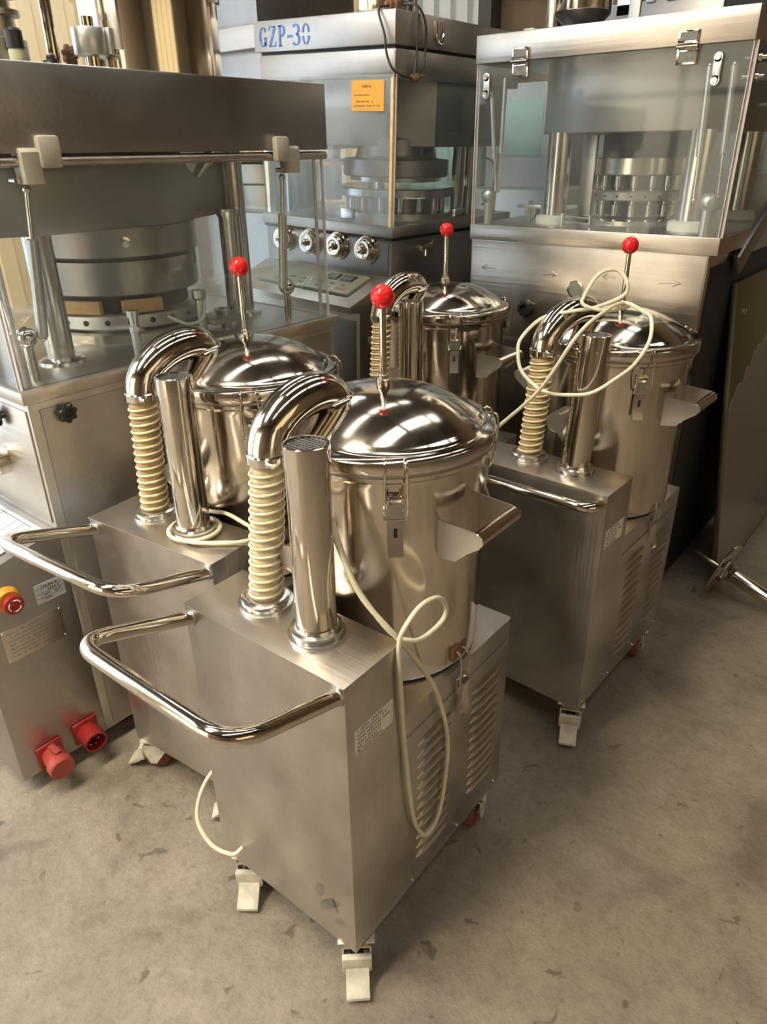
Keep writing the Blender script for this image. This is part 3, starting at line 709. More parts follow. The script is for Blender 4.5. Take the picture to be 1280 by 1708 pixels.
# upper housing
p = MB(); p.prism([(-1.58, .70), (-1.54, .78), (-1.54, 1.10), (-1.62, 1.22), (-1.75, 1.5), (-2.25, 1.5), (-2.25, .70)], 1.245, HB+.002, Matrix.Translation(lp(0, 0, 0)), .004)
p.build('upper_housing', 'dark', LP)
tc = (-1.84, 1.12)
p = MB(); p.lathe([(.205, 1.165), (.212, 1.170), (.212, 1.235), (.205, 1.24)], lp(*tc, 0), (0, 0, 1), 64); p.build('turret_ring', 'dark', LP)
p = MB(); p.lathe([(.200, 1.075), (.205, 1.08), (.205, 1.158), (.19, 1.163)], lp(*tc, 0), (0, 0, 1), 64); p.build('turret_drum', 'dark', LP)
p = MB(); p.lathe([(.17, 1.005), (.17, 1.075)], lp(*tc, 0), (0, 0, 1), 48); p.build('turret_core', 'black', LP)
p = MB(); p.lathe([(.205, .995), (.212, 1.000), (.212, 1.030), (.205, 1.034)], lp(*tc, 0), (0, 0, 1), 64); dd = p.build('die_table', 'galv', LP)
for k in range(24):
    a = 2*PI*k/24; MB().cyl(lp(tc[0]+.206*math.cos(a), tc[1]+.206*math.sin(a), 1.015), lp(tc[0]+.2135*math.cos(a), tc[1]+.2135*math.sin(a), 1.015), .007, 12).build('die_hole', 'black', dd)
p = MB(); p.lathe([(.22, ZT), (.22, .985), (.21, .990)], lp(*tc, 0), (0, 0, 1), 64); p.build('turret_base', 'polish', LP)
for (a, l_) in ((-1.1, .11), (-.35, .10), (-2.1, .12)):
    f = Matrix.Translation(lp(tc[0], tc[1], 1.052)) @ Matrix.Rotation(a, 4, 'Z') @ Matrix.Translation((.205, 0, 0))
    MB().box((-.012, -l_/2, -.016), (.004, l_/2, .016), .002, f).build('wood_block', 'wood', LP)
# bolt on ring, side spray nozzle, small post, cup, feed tube
p = MB(); p.lathe([(.012, 0), (.012, .012), (.006, .013), (.006, .02), (0, .02)], lp(tc[0]+.19, tc[1]-.09, 1.205), (.9, -.42, 0), 16); p.build('hex_bolt', 'polish', LP)
p = MB(); p.lathe([(.011, 0), (.011, .055), (.013, .056), (.013, .068), (.010, .069), (.010, .09), (.014, .091), (.014, .105)], lp(-1.53, .945, ZT), (0, 0, 1), 18); p.build('sensor_post', 'galv', LP)
p = MB(); p.lathe([(.012, 0), (.012, .085), (.018, .09), (.018, .11)], lp(-1.60, 1.19, ZT), (0, 0, 1), 18); p.build('sensor_post', 'galv', LP)
p = MB(); p.lathe([(.014, 0), (.016, .012), (.028, .045), (.030, .05), (.027, .05), (.013, .014), (0, .012)], lp(-1.60, 1.27, ZT), (0, 0, 1), 28); p.build('feed_cup', 'column', LP)
p = MB(); p.tube([lp(-1.62, 1.10, 1.02), lp(-1.58, 1.13, 1.00), lp(-1.57, 1.17, 1.01), lp(-1.59, 1.20, 1.05)], .004, 8); p.build('air_line', 'white', LP)
p = MB(); p.lathe([(.028, 1.0), (.028, 1.24), (.034, 1.25), (.034, 1.262)], lp(-1.62, 1.33, 0), (0, 0, 1), 28); p.build('pressure_column', 'column', LP)
p = MB(); p.box(lp(-1.66, 1.20, .985), lp(-1.56, 1.32, 1.0), .003); p.build('feed_plate', 'dull', LP)
# hopper drum on the hood with its cone and spout below
HX, HY = -1.74, 1.245
hp = MB(); hp.lathe([(.162, HT), (.164, HT+.002), (.164, HT+.160), (.172, HT+.163), (.172, HT+.172), (.164, HT+.175), (.160, HT+.175), (.160, HT+.01), (0, HT+.01)], lp(HX, HY, 0), (0, 0, 1), 64)
hopper = hp.build('hopper', 'polish', LP)
hp = MB(); hp.lathe([(.125, HB+.002), (.024, 1.300), (.022, 1.296), (.021, 1.13), (0, 1.13)], lp(HX+.04, HY, 0), (0, 0, 1), 40); hp.build('hopper_cone', 'polish', LP)
hp = MB(); hp.lathe([(.036, 1.262), (.036, 1.266)], lp(HX+.04, HY, 0), (0, 0, 1), 28); hp.box(lp(HX+.06, HY-.006, 1.262), lp(HX+.125, HY+.006, 1.266)); hp.build('spout_valve', 'dull', LP)
hb_ = MB(); fcl = Matrix.Translation(lp(HX, HY, 0)) @ Matrix.Translation((0, 0, 0)) @ Matrix.Rotation(math.radians(-62), 4, 'Z') @ Matrix.Translation((.014, 0, 0))
hb_.box((.149, -.012, HT+.055), (.156, .012, HT+.150), .001, fcl); hb_.box((.150, -.016, HT+.045), (.168, -.006, HT+.095), .001, fcl)
clampo = hb_.build('clamp_plate', 'galv', hopper)
cc = fcl @ Vector((.175, -.052, 0))
MB().lathe([(.036, HT+.042), (.037, HT+.044), (.037, HT+.092), (.036, HT+.094)], (cc.x, cc.y, 0), (0, 0, 1), 40).build('clamp_ring', 'galv', clampo)
MB().cyl((cc.x, cc.y, HT+.001), (cc.x, cc.y, HT+.115), .014, 20).build('support_post', 'polish', clampo)
star_knob((cc.x-.036, cc.y-.016, HT+.045), (-.9, -.3, 0), clampo, .020, 'rust')
# small pillar and gauge stack at the left end of the hood
p = MB(); p.cyl(lp(-1.72, .975, HT), lp(-1.73, .985, HT+.42), .013, 20); tagp = p.build('support_tube', 'polish', LP)
p = MB(); p.lathe([(.05, HT), (.05, HT+.06), (.034, HT+.065), (.034, HT+.10), (.046, HT+.102), (.046, HT+.112), (.030, HT+.115), (.030, HT+.135), (.058, HT+.137), (.058, HT+.148), (0, HT+.15)], lp(-1.74, .875, 0), (0, 0, 1), 40); gsx = p.build('drive_unit', 'dull', LP)
MB().lathe([(.016, HT), (.016, HT+.035), (.014, HT+.04)], lp(-1.665, .865, 0), (0, 0, 1), 20).build('filler_neck', 'keypad', gsx)
star_knob(lp(-1.64, .905, HT+.014), (.7, .6, 0), LP, .018)
MB().lathe([(.017, 0), (.017, .03), (.013, .035)], lp(-1.665, .865, HT+.040), (0, 0, 1), 20).build('filler_cap', 'blackpl', gsx)

# ------------------------------------------------------------------ middle tablet press (GZP-30)
MG = thing('tablet_press', 'stainless tablet press in the middle marked GZP-30 with an orange note', 'machine', (-1.640, 1.996, 0), (0, math.radians(2.1), 0))
# local frame: x<0 to the left, y>0 to the back
W2, D2, TZ = .61, .74, 1.166
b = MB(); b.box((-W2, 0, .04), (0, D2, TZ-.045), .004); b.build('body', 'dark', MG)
b = MB(); b.box((-W2-.01, -.012, TZ-.035), (.012, D2+.01, TZ), .003); b.build('table_rim', 'dull', MG)
b = MB(); b.box((-W2-.004, -.006, TZ-.045), (.006, D2, TZ-.035)); b.build('shadow_gap', 'black', MG)
b = MB(); b.box((-W2+.01, -.004, .965), (-.012, 0, TZ-.052), .001); b.build('knob_panel', 'dark', MG)
for x in (-.10, -.235, -.37, -.505): handwheel((x, -.003, 1.085), (0, -1, 0), MG, .047)
# sloped console
b = MB(); b.prism([(0, 1.005), (-.215, .935), (-.215, .915), (-.16, .910), (-.16, .04), (0, .04)], -W2, .0, frame((0, 0, 0), (0, 1, 0), (0, 0, 1)), .002)
cons = b.build('console', 'sheet', MG)
b = MB(); b.box((-.30, -.162, .12), (-.018, -.159, .88), .001); b.build('console_door', 'dark', cons)
sf = frame((0, -.215, .935), (1, 0, 0), (0, .215, .070))
b = MB(); b.box((-.50, .06, 0), (-.06, .19, .010), .003, sf); kp = b.build('keypad_plate', 'keypad', cons)
for x in (-.13, -.20):
    MB().box((x-.028, .135, .010), (x+.028, .172, .0125), .001, sf).build('display', 'blackpl', kp)
    MB().box((x-.020, .141, .0125), (x+.020, .166, .0132), 0, sf).build('display_glass', 'screen', kp)
for x in (-.12, -.17, -.22, -.30, -.36, -.42):
    for y in (.085, .11): MB().box((x-.010, y-.005, .010), (x+.010, y+.005, .0108), 0, sf).build('key', 'screen', kp)
MB().box((-.105, .08, .010), (-.09, .095, .011), 0, sf).build('stop_key', 'redink', kp)
# hood in two bands
b = MB(); b.box((-W2+.01, 0, 1.592), (0, D2, 1.668), .003); b.build('lower_hood', 'dull', MG)
b = MB(); b.box((-W2+.015, .006, 1.664), (-.006, D2-.006, 1.678)); b.build('hood_gap', 'black', MG)
b = MB(); b.box((-W2-.004, -.008, 1.676), (.004, D2+.01, 1.765), .003); ho = b.build('upper_hood', 'dull', MG)
# stencilled letters, strokes with thick and thin parts
def glyph(ch, x0, mb, fr, h=.058, w_=.036):
    T, t = .0100, .0042
    def bar(xa, ya, xb, yb, wd):
        a = Vector((xa*w_+x0, ya*h)); c = Vector((xb*w_+x0, yb*h)); d = (c-a); n_ = Vector((-d.y, d.x)).normalized()*wd/2
        mb.prism([tuple(a-n_), tuple(c-n_), tuple(c+n_), tuple(a+n_)], 0, .0004, fr)
    def arc(cx, cy, rx, ry, a0, a1, n=14):
        P = []
        for i in range(n+1):
            a = math.radians(a0+(a1-a0)*i/n); wd = t + (T-t)*abs(math.cos(a))**1.3
            P.append((cx+rx*math.cos(a), cy+ry*math.sin(a), wd/w_, wd/h, math.cos(a), math.sin(a)))
        for p, q in zip(P, P[1:]):
            A_ = [(x0+w_*(p[0]-p[4]*p[2]/2), h*(p[1]-p[5]*p[3]/2)), (x0+w_*(p[0]+p[4]*p[2]/2), h*(p[1]+p[5]*p[3]/2)),
                  (x0+w_*(q[0]+q[4]*q[2]/2), h*(q[1]+q[5]*q[3]/2)), (x0+w_*(q[0]-q[4]*q[2]/2), h*(q[1]-q[5]*q[3]/2))]
            mb.prism(A_, 0, .0004, fr)
    if ch == 'G': arc(.5, .5, .40, .46, 50, 325); bar(.82, .05, .82, .45, T); bar(.62, .45, 1.0, .45, t); bar(.82, .72, .82, .95, t)
    if ch == 'Z': bar(.1, .97, .92, .97, t); bar(.05, .03, .9, .03, t); bar(.84, .97, .12, .03, T); bar(.1, .97, .08, .78, t); bar(.9, .03, .93, .24, t)
    if ch == 'P': bar(.22, 0, .22, 1, T); bar(.02, .02, .46, .02, t); bar(.02, .98, .4, .98, t); arc(.38, .74, .42, .25, 92, -92); bar(.3, .49, .4, .49, t)
    if ch == '-': bar(.1, .45, .75, .45, T*.8)
    if ch == '3': arc(.42, .75, .36, .23, 150, -80); arc(.42, .27, .42, .25, 88, -150)
    if ch == '0': arc(.5, .5, .38, .47, 90, 170); arc(.5, .5, .38, .47, 190, 262); arc(.5, .5, .38, .47, 278, 350); arc(.5, .5, .38, .47, 10, 84)
mb = MB(); fr = frame((-W2+.024, -.0085, 1.690), (1, 0, 0), (0, 0, 1))
for ch, x in zip('GZP-30', (0, .046, .092, .132, .160, .203)): glyph(ch, x, mb, fr)
mb.build('model_lettering', 'blueink', ho)
b = MB(); b.box((.004, .185, 1.705), (.008, .235, 1.752), .001); hk = b.build('draw_hook', 'dull', ho)
MB().tube([(.010, .19, 1.752), (.012, .192, 1.715), (.012, .21, 1.690), (.012, .228, 1.715), (.010, .23, 1.752)], .004, 8).build('hook_bail', 'polish', hk)
# acrylic guard
pane('front_pane', (-W2+.03, -.004, TZ), (-.004, .004, 1.600), MG, 'acrylh', 'edgec')
pane('side_pane', (-.004, .006, TZ), (.004, D2-.10, 1.600), MG, 'acryl', 'edge')
b = MB(); b.box((-.010, -.007, TZ), (.000, -.0045, 1.592)); b.build('corner_strip', 'edgec', MG)
MB().box((-.22, -.012, TZ+.012), (-.16, -.004, TZ+.045), .003).build('pane_handle', 'galv', MG); MB().box((.004, .34, TZ+.01), (.02, .40, TZ+.035), .003).build('pane_handle', 'galv', MG)
# orange note on the front pane
nt_ = thing('paper_note', 'orange paper note with printed lines stuck on the middle press guard', 'note', (-1.640, 1.996, 0), (0, math.radians(2.1), 0))
MB().box((-.172, -.0056, 1.502), (-.038, -.0046, 1.586)).build('sheet', 'orange', nt_)
tx = MB(); f1 = frame((0, -.0057, 0), (1, 0, 0), (0, 0, 1))
text_rows(tx, f1 @ Matrix.Translation((-.128, 1.563, 0)), .05, .014, 1, 4, .2, .013)
text_rows(tx, f1 @ Matrix.Translation((-.166, 1.542, 0)), .085, .008, 1, 6, .3, .006)
text_rows(tx, f1 @ Matrix.Translation((-.170, 1.510, 0)), .128, .024, 2, 8, .45, .005)
tx.build('print', 'ink', nt_)
# inside of the press
b = MB(); b.prism([(-.56, .10), (-.20, .10), (-.10, .16), (-.02, .25), (-.02, .70), (-.56, .70)], 1.40, 1.595, None, .004); b.build('upper_housing', 'dull', MG)
b = MB(); b.lathe([(.115, 1.60), (.024, 1.40), (.022, 1.26), (0, 1.26)], (-.44, .20, 0), (0, 0, 1), 36); b.build('hopper_cone', 'dull', MG)
b = MB(); b.lathe([(.045, 1.22), (.045, 1.34), (.052, 1.342), (.052, 1.355)], (-.40, .13, 0), (0, 0, 1), 32); b.build('feed_pot', 'column', MG)
b = MB(); b.lathe([(.054, 1.335), (.054, 1.347)], (-.40, .13, 0), (0, 0, 1), 32); b.build('pot_band', 'yellow', MG)
b = MB(); b.lathe([(.19, 1.30), (.195, 1.305), (.195, 1.355), (.15, 1.36), (.14, 1.40)], (-.25, .33, 0), (0, 0, 1), 56); b.build('turret_ring', 'dark', MG)
b = MB(); b.lathe([(.17, 1.285), (.17, 1.30)], (-.25, .33, 0), (0, 0, 1), 56); b.lathe([(.21, 1.235), (.215, 1.24), (.215, 1.262), (.21, 1.266)], (-.25, .33, 0), (0, 0, 1), 56); b.build('die_table', 'column', MG)
b = MB(); b.lathe([(.15, TZ), (.15, 1.235)], (-.25, .33, 0), (0, 0, 1), 40); b.build('turret_core', 'dark', MG)
b = MB(); b.lathe([(.23, TZ), (.23, TZ+.02), (.22, TZ+.022)], (-.25, .33, 0), (0, 0, 1), 56); b.build('turret_base', 'column', MG)
for k in range(16):
    a = 2*PI*k/16; MB().cyl((-.25+.18*math.cos(a), .33+.18*math.sin(a), 1.19), (-.25+.18*math.cos(a), .33+.18*math.sin(a), 1.24), .012, 12).build('punch', 'column', MG)
for (x, y) in ((-.045, .44), (-.045, .52), (-.55, .08), (-.55, .6)):
    MB().cyl((x, y, TZ), (x, y, 1.41), .022, 24).build('column', 'column', MG)
b = MB(); b.box((-.02, .48, 1.41), (.0, .62, 1.46), .003); b.build('motor_bracket', 'dark', MG)
b = MB(); b.tube([(-.02, .55, 1.37), (0, .60, 1.35), (-.01, .64, 1.30), (-.01, .62, 1.22), (-.02, .58, 1.20)], .004, 8); b.build('sensor_cable', 'blackpl', MG)
b = MB(); b.lathe([(.10, 1.37), (.10, 1.42), (.09, 1.43)], (-.17, .22, 0), (0, 0, 1), 36); b.build('drive_motor', 'dark', MG)
# small tap on the right side of the body
b = MB(); b.lathe([(.007, 0), (.007, .03)], (0, .155, 1.09), (1, 0, 0), 12); b.cyl((.03, .125, 1.09), (.03, .19, 1.098), .008, 12); b.cyl((.03, .155, 1.09), (.03, .155, 1.062), .007, 12); b.cyl((.03, .19, 1.09), (.03, .195, 1.115), .006, 10); b.build('tap', 'chrome', MG)
# things on the hood
b = MB(); b.lathe([(.105, 0), (.107, .004), (.107, .055), (.112, .058), (.112, .064), (.100, .066), (.100, .01), (0, .01)], (0, 0, 0), (0, 0, 1), 48)
o = b.build('steel_pan', 'polish'); o.location = (-1.80, 2.22, 1.778); tag(o, 'round stainless pan sitting on the hood of the middle press', 'pan')
mt = thing('rusty_motor', 'small rusty brown motor on the hood edge of the middle press', 'motor', (-1.66, 2.085, 1.763))
MB().lathe([(.018, 0), (.026, .003), (.026, .02), (.016, .022), (.016, .034), (.008, .036), (.008, .045)], (0, .02, .028), (-.2, -1, 0), 28, lobes=9, amp=.06).build('housing', 'rust', mt)
MB().box((-.03, -.01, 0), (.03, .04, .012), .003).build('base', 'rust', mt)
cbx = MB(); cbx.tube([(-1.655, 2.06, 1.785), (-1.63, 1.98, 1.765), (-1.600, 1.970, 1.70), (-1.592, 1.970, 1.65), (-1.575, 1.978, 1.61), (-1.560, 2.01, 1.594), (-1.558, 2.062, 1.589)], .0035, 8)
cbx.tube([(-1.558, 2.066, 1.592), (-1.560, 2.11, 1.625), (-1.562, 2.125, 1.68), (-1.561, 2.12, 1.74), (-1.575, 2.10, 1.780), (-1.63, 2.10, 1.80)], .0035, 8)
cbx.tube([(-1.558, 2.060, 1.592), (-1.560, 2.075, 1.65), (-1.562, 2.08, 1.73), (-1.575, 2.09, 1.780), (-1.635, 2.10, 1.79)], .0035, 8)
cb_ = cbx.build('hanging_cord', 'cableblk'); tag(cb_, 'thin black cord with plug hanging over the corner of the middle press', 'cable')
pg = MB(); pg.lathe([(.007, 0), (.012, .006), (.013, .020), (.010, .026)], (-1.563, 2.052, 1.588), (.2, .9, .2), 14)
for s in (-1, 1): pg.cyl((-1.555+s*.004, 2.074, 1.595), (-1.550+s*.008, 2.094, 1.600), .002, 6)
pg.build('plug', 'rust', cb_)

# ------------------------------------------------------------------ right tablet press
MR = thing('tablet_press', 'stainless tablet press at right with pale hood, hinges and gas struts', 'machine', (-.990, 2.150, 0))
# local: x from -.40 (left) to .395 (right), y 0..D3
RL, RR_, D3, T3 = -.395, .392, .80, 1.174
b = MB(); b.prism([(0, T3-.045), (0, .815), (.05, .80), (.05, .40), (.10, .38), (.10, .05), (.72, .05), (.72, T3-.045)], RL+.004, RR_-.018, frame((0, 0, 0), (0, 1, 0), (0, 0, 1)), .002)
bd = b.build('body', 'sheet', MR)
b = MB(); b.box((RL+.01, -.003, .83), (RR_-.022, 0, T3-.05), .0008); b.build('front_panel', 'sheet', MR)
b = MB(); b.box((RR_-.0175, .03, .06), (RR_-.014, .70, T3-.08), .001); b.build('side_cover', 'black', MR)
b = MB(); b.box((RL, -.008, T3-.046), (RR_+.004, D3, T3), .002); b.build('table', 'sheet', MR)
b = MB(); b.box((RL, -.012, 1.620), (RR_, D3, 1.692), .002); hd = b.build('hood', 'sheet', MR)
pane('front_pane', (RL+.002, -.004, T3), (RR_-.004, .004, 1.620), MR)
pane('side_pane', (RR_-.003, .006, T3), (RR_+.005, D3-.02, 1.620), MR)
pane('side_pane', (RL+.0, .006, T3), (RL+.008, D3-.02, 1.620), MR)
pane('back_pane', (RL+.01, D3-.012, T3), (RR_-.006, D3-.004, 1.620), MR)
# hinges
for x in (-.243, .234):
    h = MB(); h.box((x-.026, -.018, 1.624), (x+.026, -.012, 1.652), .001); ho = h.build('hinge', 'chrome', MR)
    h = MB(); h.box((x-.026, -.012, 1.578), (x+.026, -.006, 1.614), .001); h.build('hinge_leaf', 'chrome', ho)
    MB().box((x-.021, -.0185, 1.629), (x+.021, -.018, 1.648)).build('hinge_inlay', 'inlay', ho); MB().box((x-.021, -.0125, 1.583), (x+.021, -.012, 1.607)).build('hinge_inlay', 'inlay', ho)
    h = MB(); h.cyl((x-.026, -.018, 1.618), (x+.026, -.018, 1.618), .006, 12); h.build('hinge_barrel', 'polish', ho)
# pivot links and gas struts
def link(x, y, z0, z1):
    l = MB(); l.box((x-.011, y-.003, z0), (x+.011, y+.003, z1), .003); l.cyl((x, y-.003, z0), (x, y+.003, z0), .011, 20); l.cyl((x, y-.003, z1), (x, y+.003, z1), .011, 20)
    o = l.build('pivot_link', 'galv', MR)
    for z in (z0, z1): MB().lathe([(.007, 0), (.007, .005), (.004, .005), (.004, .003), (0, .003)], (x, y-.003, z), (0, -1, 0), 14).build('socket_screw', 'chrome', o)
link(-.356, -.008, 1.540, 1.585); link(.312, -.008, 1.540, 1.590)
strut((-.350, .014, 1.545), (-.318, .014, 1.272), MR, .66, .007)
strut((-.326, .05, 1.585), (-.318, .03, 1.272), MR, .66, .007)
strut((.288, .014, 1.575), (.300, .020, 1.262), MR, .66, .009)
strut((.345, .020, 1.575), (.352, .05, 1.27), MR, .66, .009)
for x in (-.352, .337):
    p = MB(); p.cyl((x, .03, T3), (x, .03, 1.245), .0135, 20); p.lathe([(.0135, 0)] + [(.024*math.sin(PI*(.12+.88*i/12)), .024*(.93-math.cos(PI*(.12+.88*i/12)))) for i in range(1, 13)][:-1] + [(0, .0463)], (x, .03, 1.236), (0, 0, 1), 28); p.build('ball_post', 'galv', MR)
for z in (1.545, 1.585): MB().lathe([(.004, -.03), (.004, .0), (.009, .001), (.009, .008), (.005, .009), (.005, .02)], (RR_+.005, .02, z), (1, .15, 0), 12).build('pane_bolt', 'chrome', MR)
# top housing: faceted block
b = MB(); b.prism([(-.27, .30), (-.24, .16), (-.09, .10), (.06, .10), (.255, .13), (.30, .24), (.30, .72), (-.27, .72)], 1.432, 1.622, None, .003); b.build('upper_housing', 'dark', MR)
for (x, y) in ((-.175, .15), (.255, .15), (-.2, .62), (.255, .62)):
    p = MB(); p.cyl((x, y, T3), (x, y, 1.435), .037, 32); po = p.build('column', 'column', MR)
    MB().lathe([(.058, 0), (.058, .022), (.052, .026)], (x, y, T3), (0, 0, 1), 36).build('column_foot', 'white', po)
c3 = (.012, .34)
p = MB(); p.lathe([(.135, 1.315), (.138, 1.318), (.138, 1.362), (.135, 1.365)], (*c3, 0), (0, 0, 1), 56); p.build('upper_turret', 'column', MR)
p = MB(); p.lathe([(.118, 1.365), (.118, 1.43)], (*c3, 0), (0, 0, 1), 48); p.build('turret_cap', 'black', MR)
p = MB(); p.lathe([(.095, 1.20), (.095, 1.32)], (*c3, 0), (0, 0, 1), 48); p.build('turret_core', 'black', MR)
p = MB(); p.lathe([(.145, 1.243), (.149, 1.246), (.149, 1.268), (.145, 1.272)], (*c3, 0), (0, 0, 1), 56); dt = p.build('die_table', 'dull', MR)
for k in range(22):
    a = 2*PI*(k+.5)/22; MB().cyl((c3[0]+.145*math.cos(a), c3[1]+.145*math.sin(a), 1.257), (c3[0]+.1495*math.cos(a), c3[1]+.1495*math.sin(a), 1.257), .004, 8).build('die_screw', 'black', dt)
p = MB(); p.lathe([(.165, T3), (.165, 1.186), (.155, 1.19)], (*c3, 0), (0, 0, 1), 56); p.build('turret_base', 'column', MR)
pu = None; pl_ = None
for k in range(15):
    a = 2*PI*k/15; x, y = c3[0]+.125*math.cos(a), c3[1]+.125*math.sin(a)
    if pu is None:
        pu = MB().lathe([(.006, -.045), (.006, -.035), (.010, -.033), (.010, -.002), (.012, 0)], (0, 0, 0), (0, 0, 1), 14).build('upper_punch', 'column', MR); o = pu
        pl_ = MB().lathe([(.010, -.045), (.010, -.012), (.006, -.010), (.006, 0)], (0, 0, 0), (0, 0, 1), 14).build('lower_punch', 'column', MR); o2 = pl_
    else:
        o = pu.copy(); COL.objects.link(o); o2 = pl_.copy(); COL.objects.link(o2)
    o.location = (x, y, 1.315); o2.location = (x, y, 1.243)
b = MB(); b.tube([(-.115, .09, 1.205), (-.02, .085, 1.200)], .004, 8, smooth=False); b.tube([(-.115, .09, 1.19), (-.02, .085, 1.185)], .004, 8, smooth=False); b.cyl((-.02, .085, 1.18), (-.02, .085, 1.208), .006, 10); b.cyl((-.115, .09, T3), (-.115, .09, 1.21), .008, 12)
b.build('feed_lever', 'chrome', MR)
b = MB(); b.lathe([(.022, 0), (.022, .012), (.012, .014), (.012, .05)], (-.27, .16, 1.205), (0, 1, 0), 20); b.cyl((-.27, .16, T3), (-.27, .16, 1.24), .006, 10); b.box((-.285, .10, 1.22), (-.20, .11, 1.23), .001); b.build('sensor_stand', 'galv', MR)
b = MB(); b.box((-.13, .23, 1.19), (-.09, .245, 1.43), .002); b.build('guard_frame', 'galv', MR)
# front handwheel, sight hole, scratched arrows
k = MB(); k.lathe([(.010, 0), (.012, .02), (.022, .024), (.027, .032), (.027, .045), (.022, .052), (.014, .053), (.013, .044), (.006, .044), (0, .045)], (-.150, -.003, .935), (0, -1, 0), 42, lobes=9, amp=.05); k.build('handwheel', 'blackpl', MR)
k = MB(); k.lathe([(.026, 0), (.026, .003), (.022, .004), (.022, .001), (0, .001)], (-.004, -.003, 1.003), (0, -1, 0), 36); so = k.build('sight_ring', 'polish', MR)
MB().lathe([(.0215, 0), (.0215, .001)], (-.004, -.0045, 1.003), (0, -1, 0), 30).build('sight_glass', 'screen', so)
def arrow(xa, xb, z, z2):
    ar = MB(); y = -.0036; hd_ = .35*abs(xb-xa); s = 1 if xb > xa else -1
    for P in (((xa, z), (xb, z2)), ((xb-s*hd_, z2+.009), (xb, z2)), ((xb-s*hd_, z2-.009), (xb, z2))):
        (a0, b0), (a1, b1) = P; ar.tube([(a0, y, b0), ((a0+a1)/2, y, (b0+b1)/2+.0008), (a1, y, b1)], .0011, 5)
    ar.build('scratched_arrow', 'dark', MR)
arrow(-.292, -.345, 1.040, 1.041); arrow(-.116, -.071, 1.036, 1.040); arrow(.120, .080, 1.046, 1.048); arrow(.248, .312, 1.044, 1.048)
# on top of the hood: hopper bowl, tube, bracket
b = MB(); b.cyl((-.325, .33, 1.692), (-.325, .33, 2.1), .026, 24); b.build('support_tube', 'column', MR)
b = MB(); b.lathe([(.018, 1.692), (.018, 1.706), (.035, 1.712), (.082, 1.755), (.086, 1.765)], (-.225, .32, 0), (0, 0, 1), 40); bw = b.build('hopper_bowl', 'blackpl', MR)
MB().lathe([(.086, 1.765), (.087, 1.768), (.087, 2.0), (.084, 2.0)], (-.225, .32, 0), (0, 0, 1), 40).build('hopper_wall', 'polish', bw)
b = MB(); b.box((-.40, .27, 1.692), (-.365, .31, 1.735), .002); b.build('hood_bracket', 'white', MR)
b = MB(); b.box((-.09, .35, 1.692), (-.055, .36, 2.05), .001); b.build('upright_plate', 'galv', MR)

# ------------------------------------------------------------------ press behind on the far left
BM = thing('tablet_press', 'dark tablet press partly hidden behind the left press, steel banded hood', 'machine', (-2.80, 2.6, 0))
b = MB(); b.box((-.45, -.30, .04), (.30, .45, 1.15), .004); b.build('body', 'dark', BM)
b = MB(); b.box((-.46, -.31, 1.76), (.31, .46, 1.84), .003); b.build('hood', 'dull', BM)
b = MB(); b.box((-.43, -.28, 1.40), (.28, .42, 1.76), .003); b.build('upper_housing', 'dark', BM)
b = MB(); b.box((-.40, -.26, 1.84), (.25, .42, 2.15), .003); b.build('top_cover', 'dark', BM)
for (x, y) in ((-.40, -.25), (.25, -.25), (-.40, .4), (.25, .4)): MB().cyl((x, y, 1.15), (x, y, 1.40), .03, 20).build('column', 'column', BM)
b = MB(); b.lathe([(.2, 1.15), (.2, 1.25), (.22, 1.26), (.22, 1.34), (.2, 1.35)], (-.07, .07, 0), (0, 0, 1), 48); b.build('turret', 'dull', BM)

# teal sheet panel standing at the back wall
o = corrugated(0, .50, 0, 1.655, .085, .012).build('corrugated_sheet', 'teal'); o.location = (-2.78, 3.55, 0)
tag(o, 'pale teal corrugated sheet standing between the middle and right presses', 'panel')

# machine seen behind the right press
MK = thing('packing_machine', 'grey machine with round steel drum behind the right press', 'machine', (-.75, 3.48, 0))
b = MB(); b.box((-.50, -.26, .03), (.60, .28, 1.12), .004); b.build('base', 'dull', MK)
b = MB(); b.box((-1.42, -.24, .03), (-.86, .24, 1.22), .006); b.build('side_cabinet', 'galv', MK)
b = MB(); b.box((-1.36, -.1, 1.22), (-1.0, .2, 1.66), .006); b.build('display_cabinet', 'paper', MK)
b = MB(); b.box((-1.30, -.104, 1.36), (-1.06, -.1, 1.6), .002); b.build('display_panel', 'teal', MK)
b = MB(); b.box((-.86, -.2, .9), (-.5, .2, 1.16), .004); b.build('conveyor', 'dull', MK)
b = MB(); b.box((-.48, -.26, 1.12), (.05, .26, 1.30), .006); b.build('housing', 'galv', MK)
b = MB(); b.box((-.46, -.05, 1.30), (-.02, .22, 1.62), .006); b.build('control_cabinet', 'teal', MK)
b = MB(); b.lathe([(.17, 1.12), (.17, 1.50), (.18, 1.505), (.18, 1.52), (.16, 1.525)], (.28, -.05, 0), (0, 0, 1), 56); b.build('drum', 'polish', MK)
b = MB(); b.lathe([(.12, -.06), (.15, -.05), (.15, .05), (.12, .06)], (.05, 0, 1.83), (1, 0, 0), 48, ); b.box((-.02, -.06, 1.62), (.12, .06, 1.72), .004); b.box((-.16, -.24, 1.60), (.45, .24, 1.66), .004); b.build('drive_head', 'dull', MK)
b = MB()
for k in range(4): b.box((.20+.045*k, -.18, 1.70), (.228+.045*k, -.13, 1.80), .003); b.cyl((.214+.045*k, -.155, 1.80), (.214+.045*k, -.155, 1.83), .008, 10)
b.cyl((.17, -.19, 1.74), (.42, -.19, 1.74), .008, 12); b.build('linkage', 'galv', MK)
b = MB(); b.box((.30, -.10, 1.66), (.62, .20, 1.95), .006); b.build('side_cover', 'black', MK)
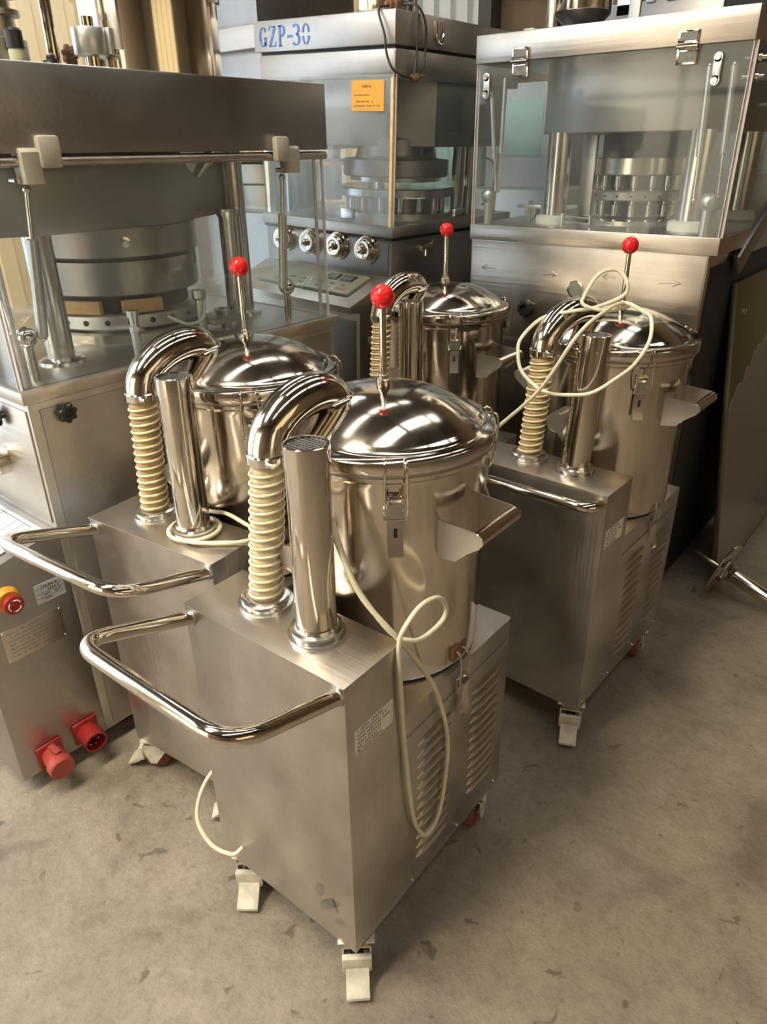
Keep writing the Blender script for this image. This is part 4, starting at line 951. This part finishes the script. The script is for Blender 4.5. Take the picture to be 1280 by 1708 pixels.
b = MB(); b.box((.17, -.28, 1.52), (.40, -.24, 1.53)); b.cyl((.28, -.05, 1.52), (.28, -.05, 1.60), .05, 24); b.build('drum_cap', 'galv', MK)

b = MB(); b.box((-.80, -.20, 1.12), (-.30, .20, 1.90), .006); b.build('head_frame', 'dark', MK)
b = MB(); b.prism([(-.20, 1.86), (.20, 1.86), (.20, 1.93), (.12, 2.04), (-.05, 2.06), (-.20, 1.98)], -.72, -.62, frame((0, 0, 0), (0, 1, 0), (0, 0, 1)), .004); b.build('curved_guard', 'galv', MK)
for z in (1.905, 1.945): MB().cyl((-.62, -.19, z), (-.34, -.19, z), .007, 12).build('guide_rod', 'chrome', MK)
for x in (-.58, -.50, -.42):
    b = MB(); b.box((x-.018, -.21, 1.89), (x+.018, -.15, 1.985), .003); b.cyl((x, -.215, 1.965), (x, -.205, 1.965), .009, 12); b.build('clamp_block', 'galv', MK)
b = MB(); b.box((-.30, -.20, 1.66), (.10, .20, 2.0), .006); b.build('black_cover', 'black', MK)

# ------------------------------------------------------------------ steel panel leaning against the right press
lean = math.atan2(.125, 1.02)
PN = thing('loose_cabinet_door', 'tall steel cabinet door leaning against the right press', 'panel', (-.468, 2.40, 0.004), (0, -lean, 0))
b = MB(); b.box((-.016, 0, 0), (0, .70, 1.03), .0015); b.build('sheet', 'olive', PN)
# ragged glue stain boundary: lower sheet film
rnd = random.Random(3); up_ = []
for i in range(28):
    y = .008 + .684*i/27; up_.append((y, .64 + .26*(i/27)**.8 + rnd.uniform(-.018, .018)))
b = MB(); b.prism([(.008, .01), (.692, .01)] + up_[::-1], .0, .0008, frame((0, 0, 0), (0, 1, 0), (0, 0, 1))); b.build('peeling_film', 'film', PN)
b = MB(); b.lathe([(.010, 0), (.010, .006), (.006, .009), (0, .010)], (0, .09, .93), (1, 0, 0), 16); b.build('lock_stud', 'chrome', PN)
# dark brace above the panel
b = MB(); b.box((-.02, 0, -.03), (.0, .3, .03), .002); o = b.build('angle_bracket', 'dark', MR); o.location = (.405, .20, 1.080); o.rotation_euler = (.5, 0, 0)

# ------------------------------------------------------------------ agitator shaft lying on the floor
AX = Vector((.264, -.04, -.07)).normalized()
SH = thing('agitator_shaft', 'polished steel shaft with a thin disc lying on the floor', 'machine part', (-.445, 2.36, 0))
c = Vector((0, 0, .099))
b = MB(); b.lathe([(.098, -.003), (.100, -.001), (.100, .003), (.097, .005), (.03, .006)], c, AX, 72); b.build('disc', 'polish', SH)
b = MB(); b.lathe([(.040, .005), (.042, .007), (.042, .022), (.028, .024), (.028, .040)], c, AX, 24, lobes=8, amp=.05); b.build('hub_nut', 'chrome', SH)
b = MB(); b.lathe([(.024, .040), (.0245, .042), (.0245, .288), (.022, .290)], c, AX, 32); b.build('shaft', 'polish', SH)
b = MB(); b.lathe([(.0055, -.115), (.007, -.112), (.007, -.003)], c, AX, 16); b.build('pin', 'polish', SH)
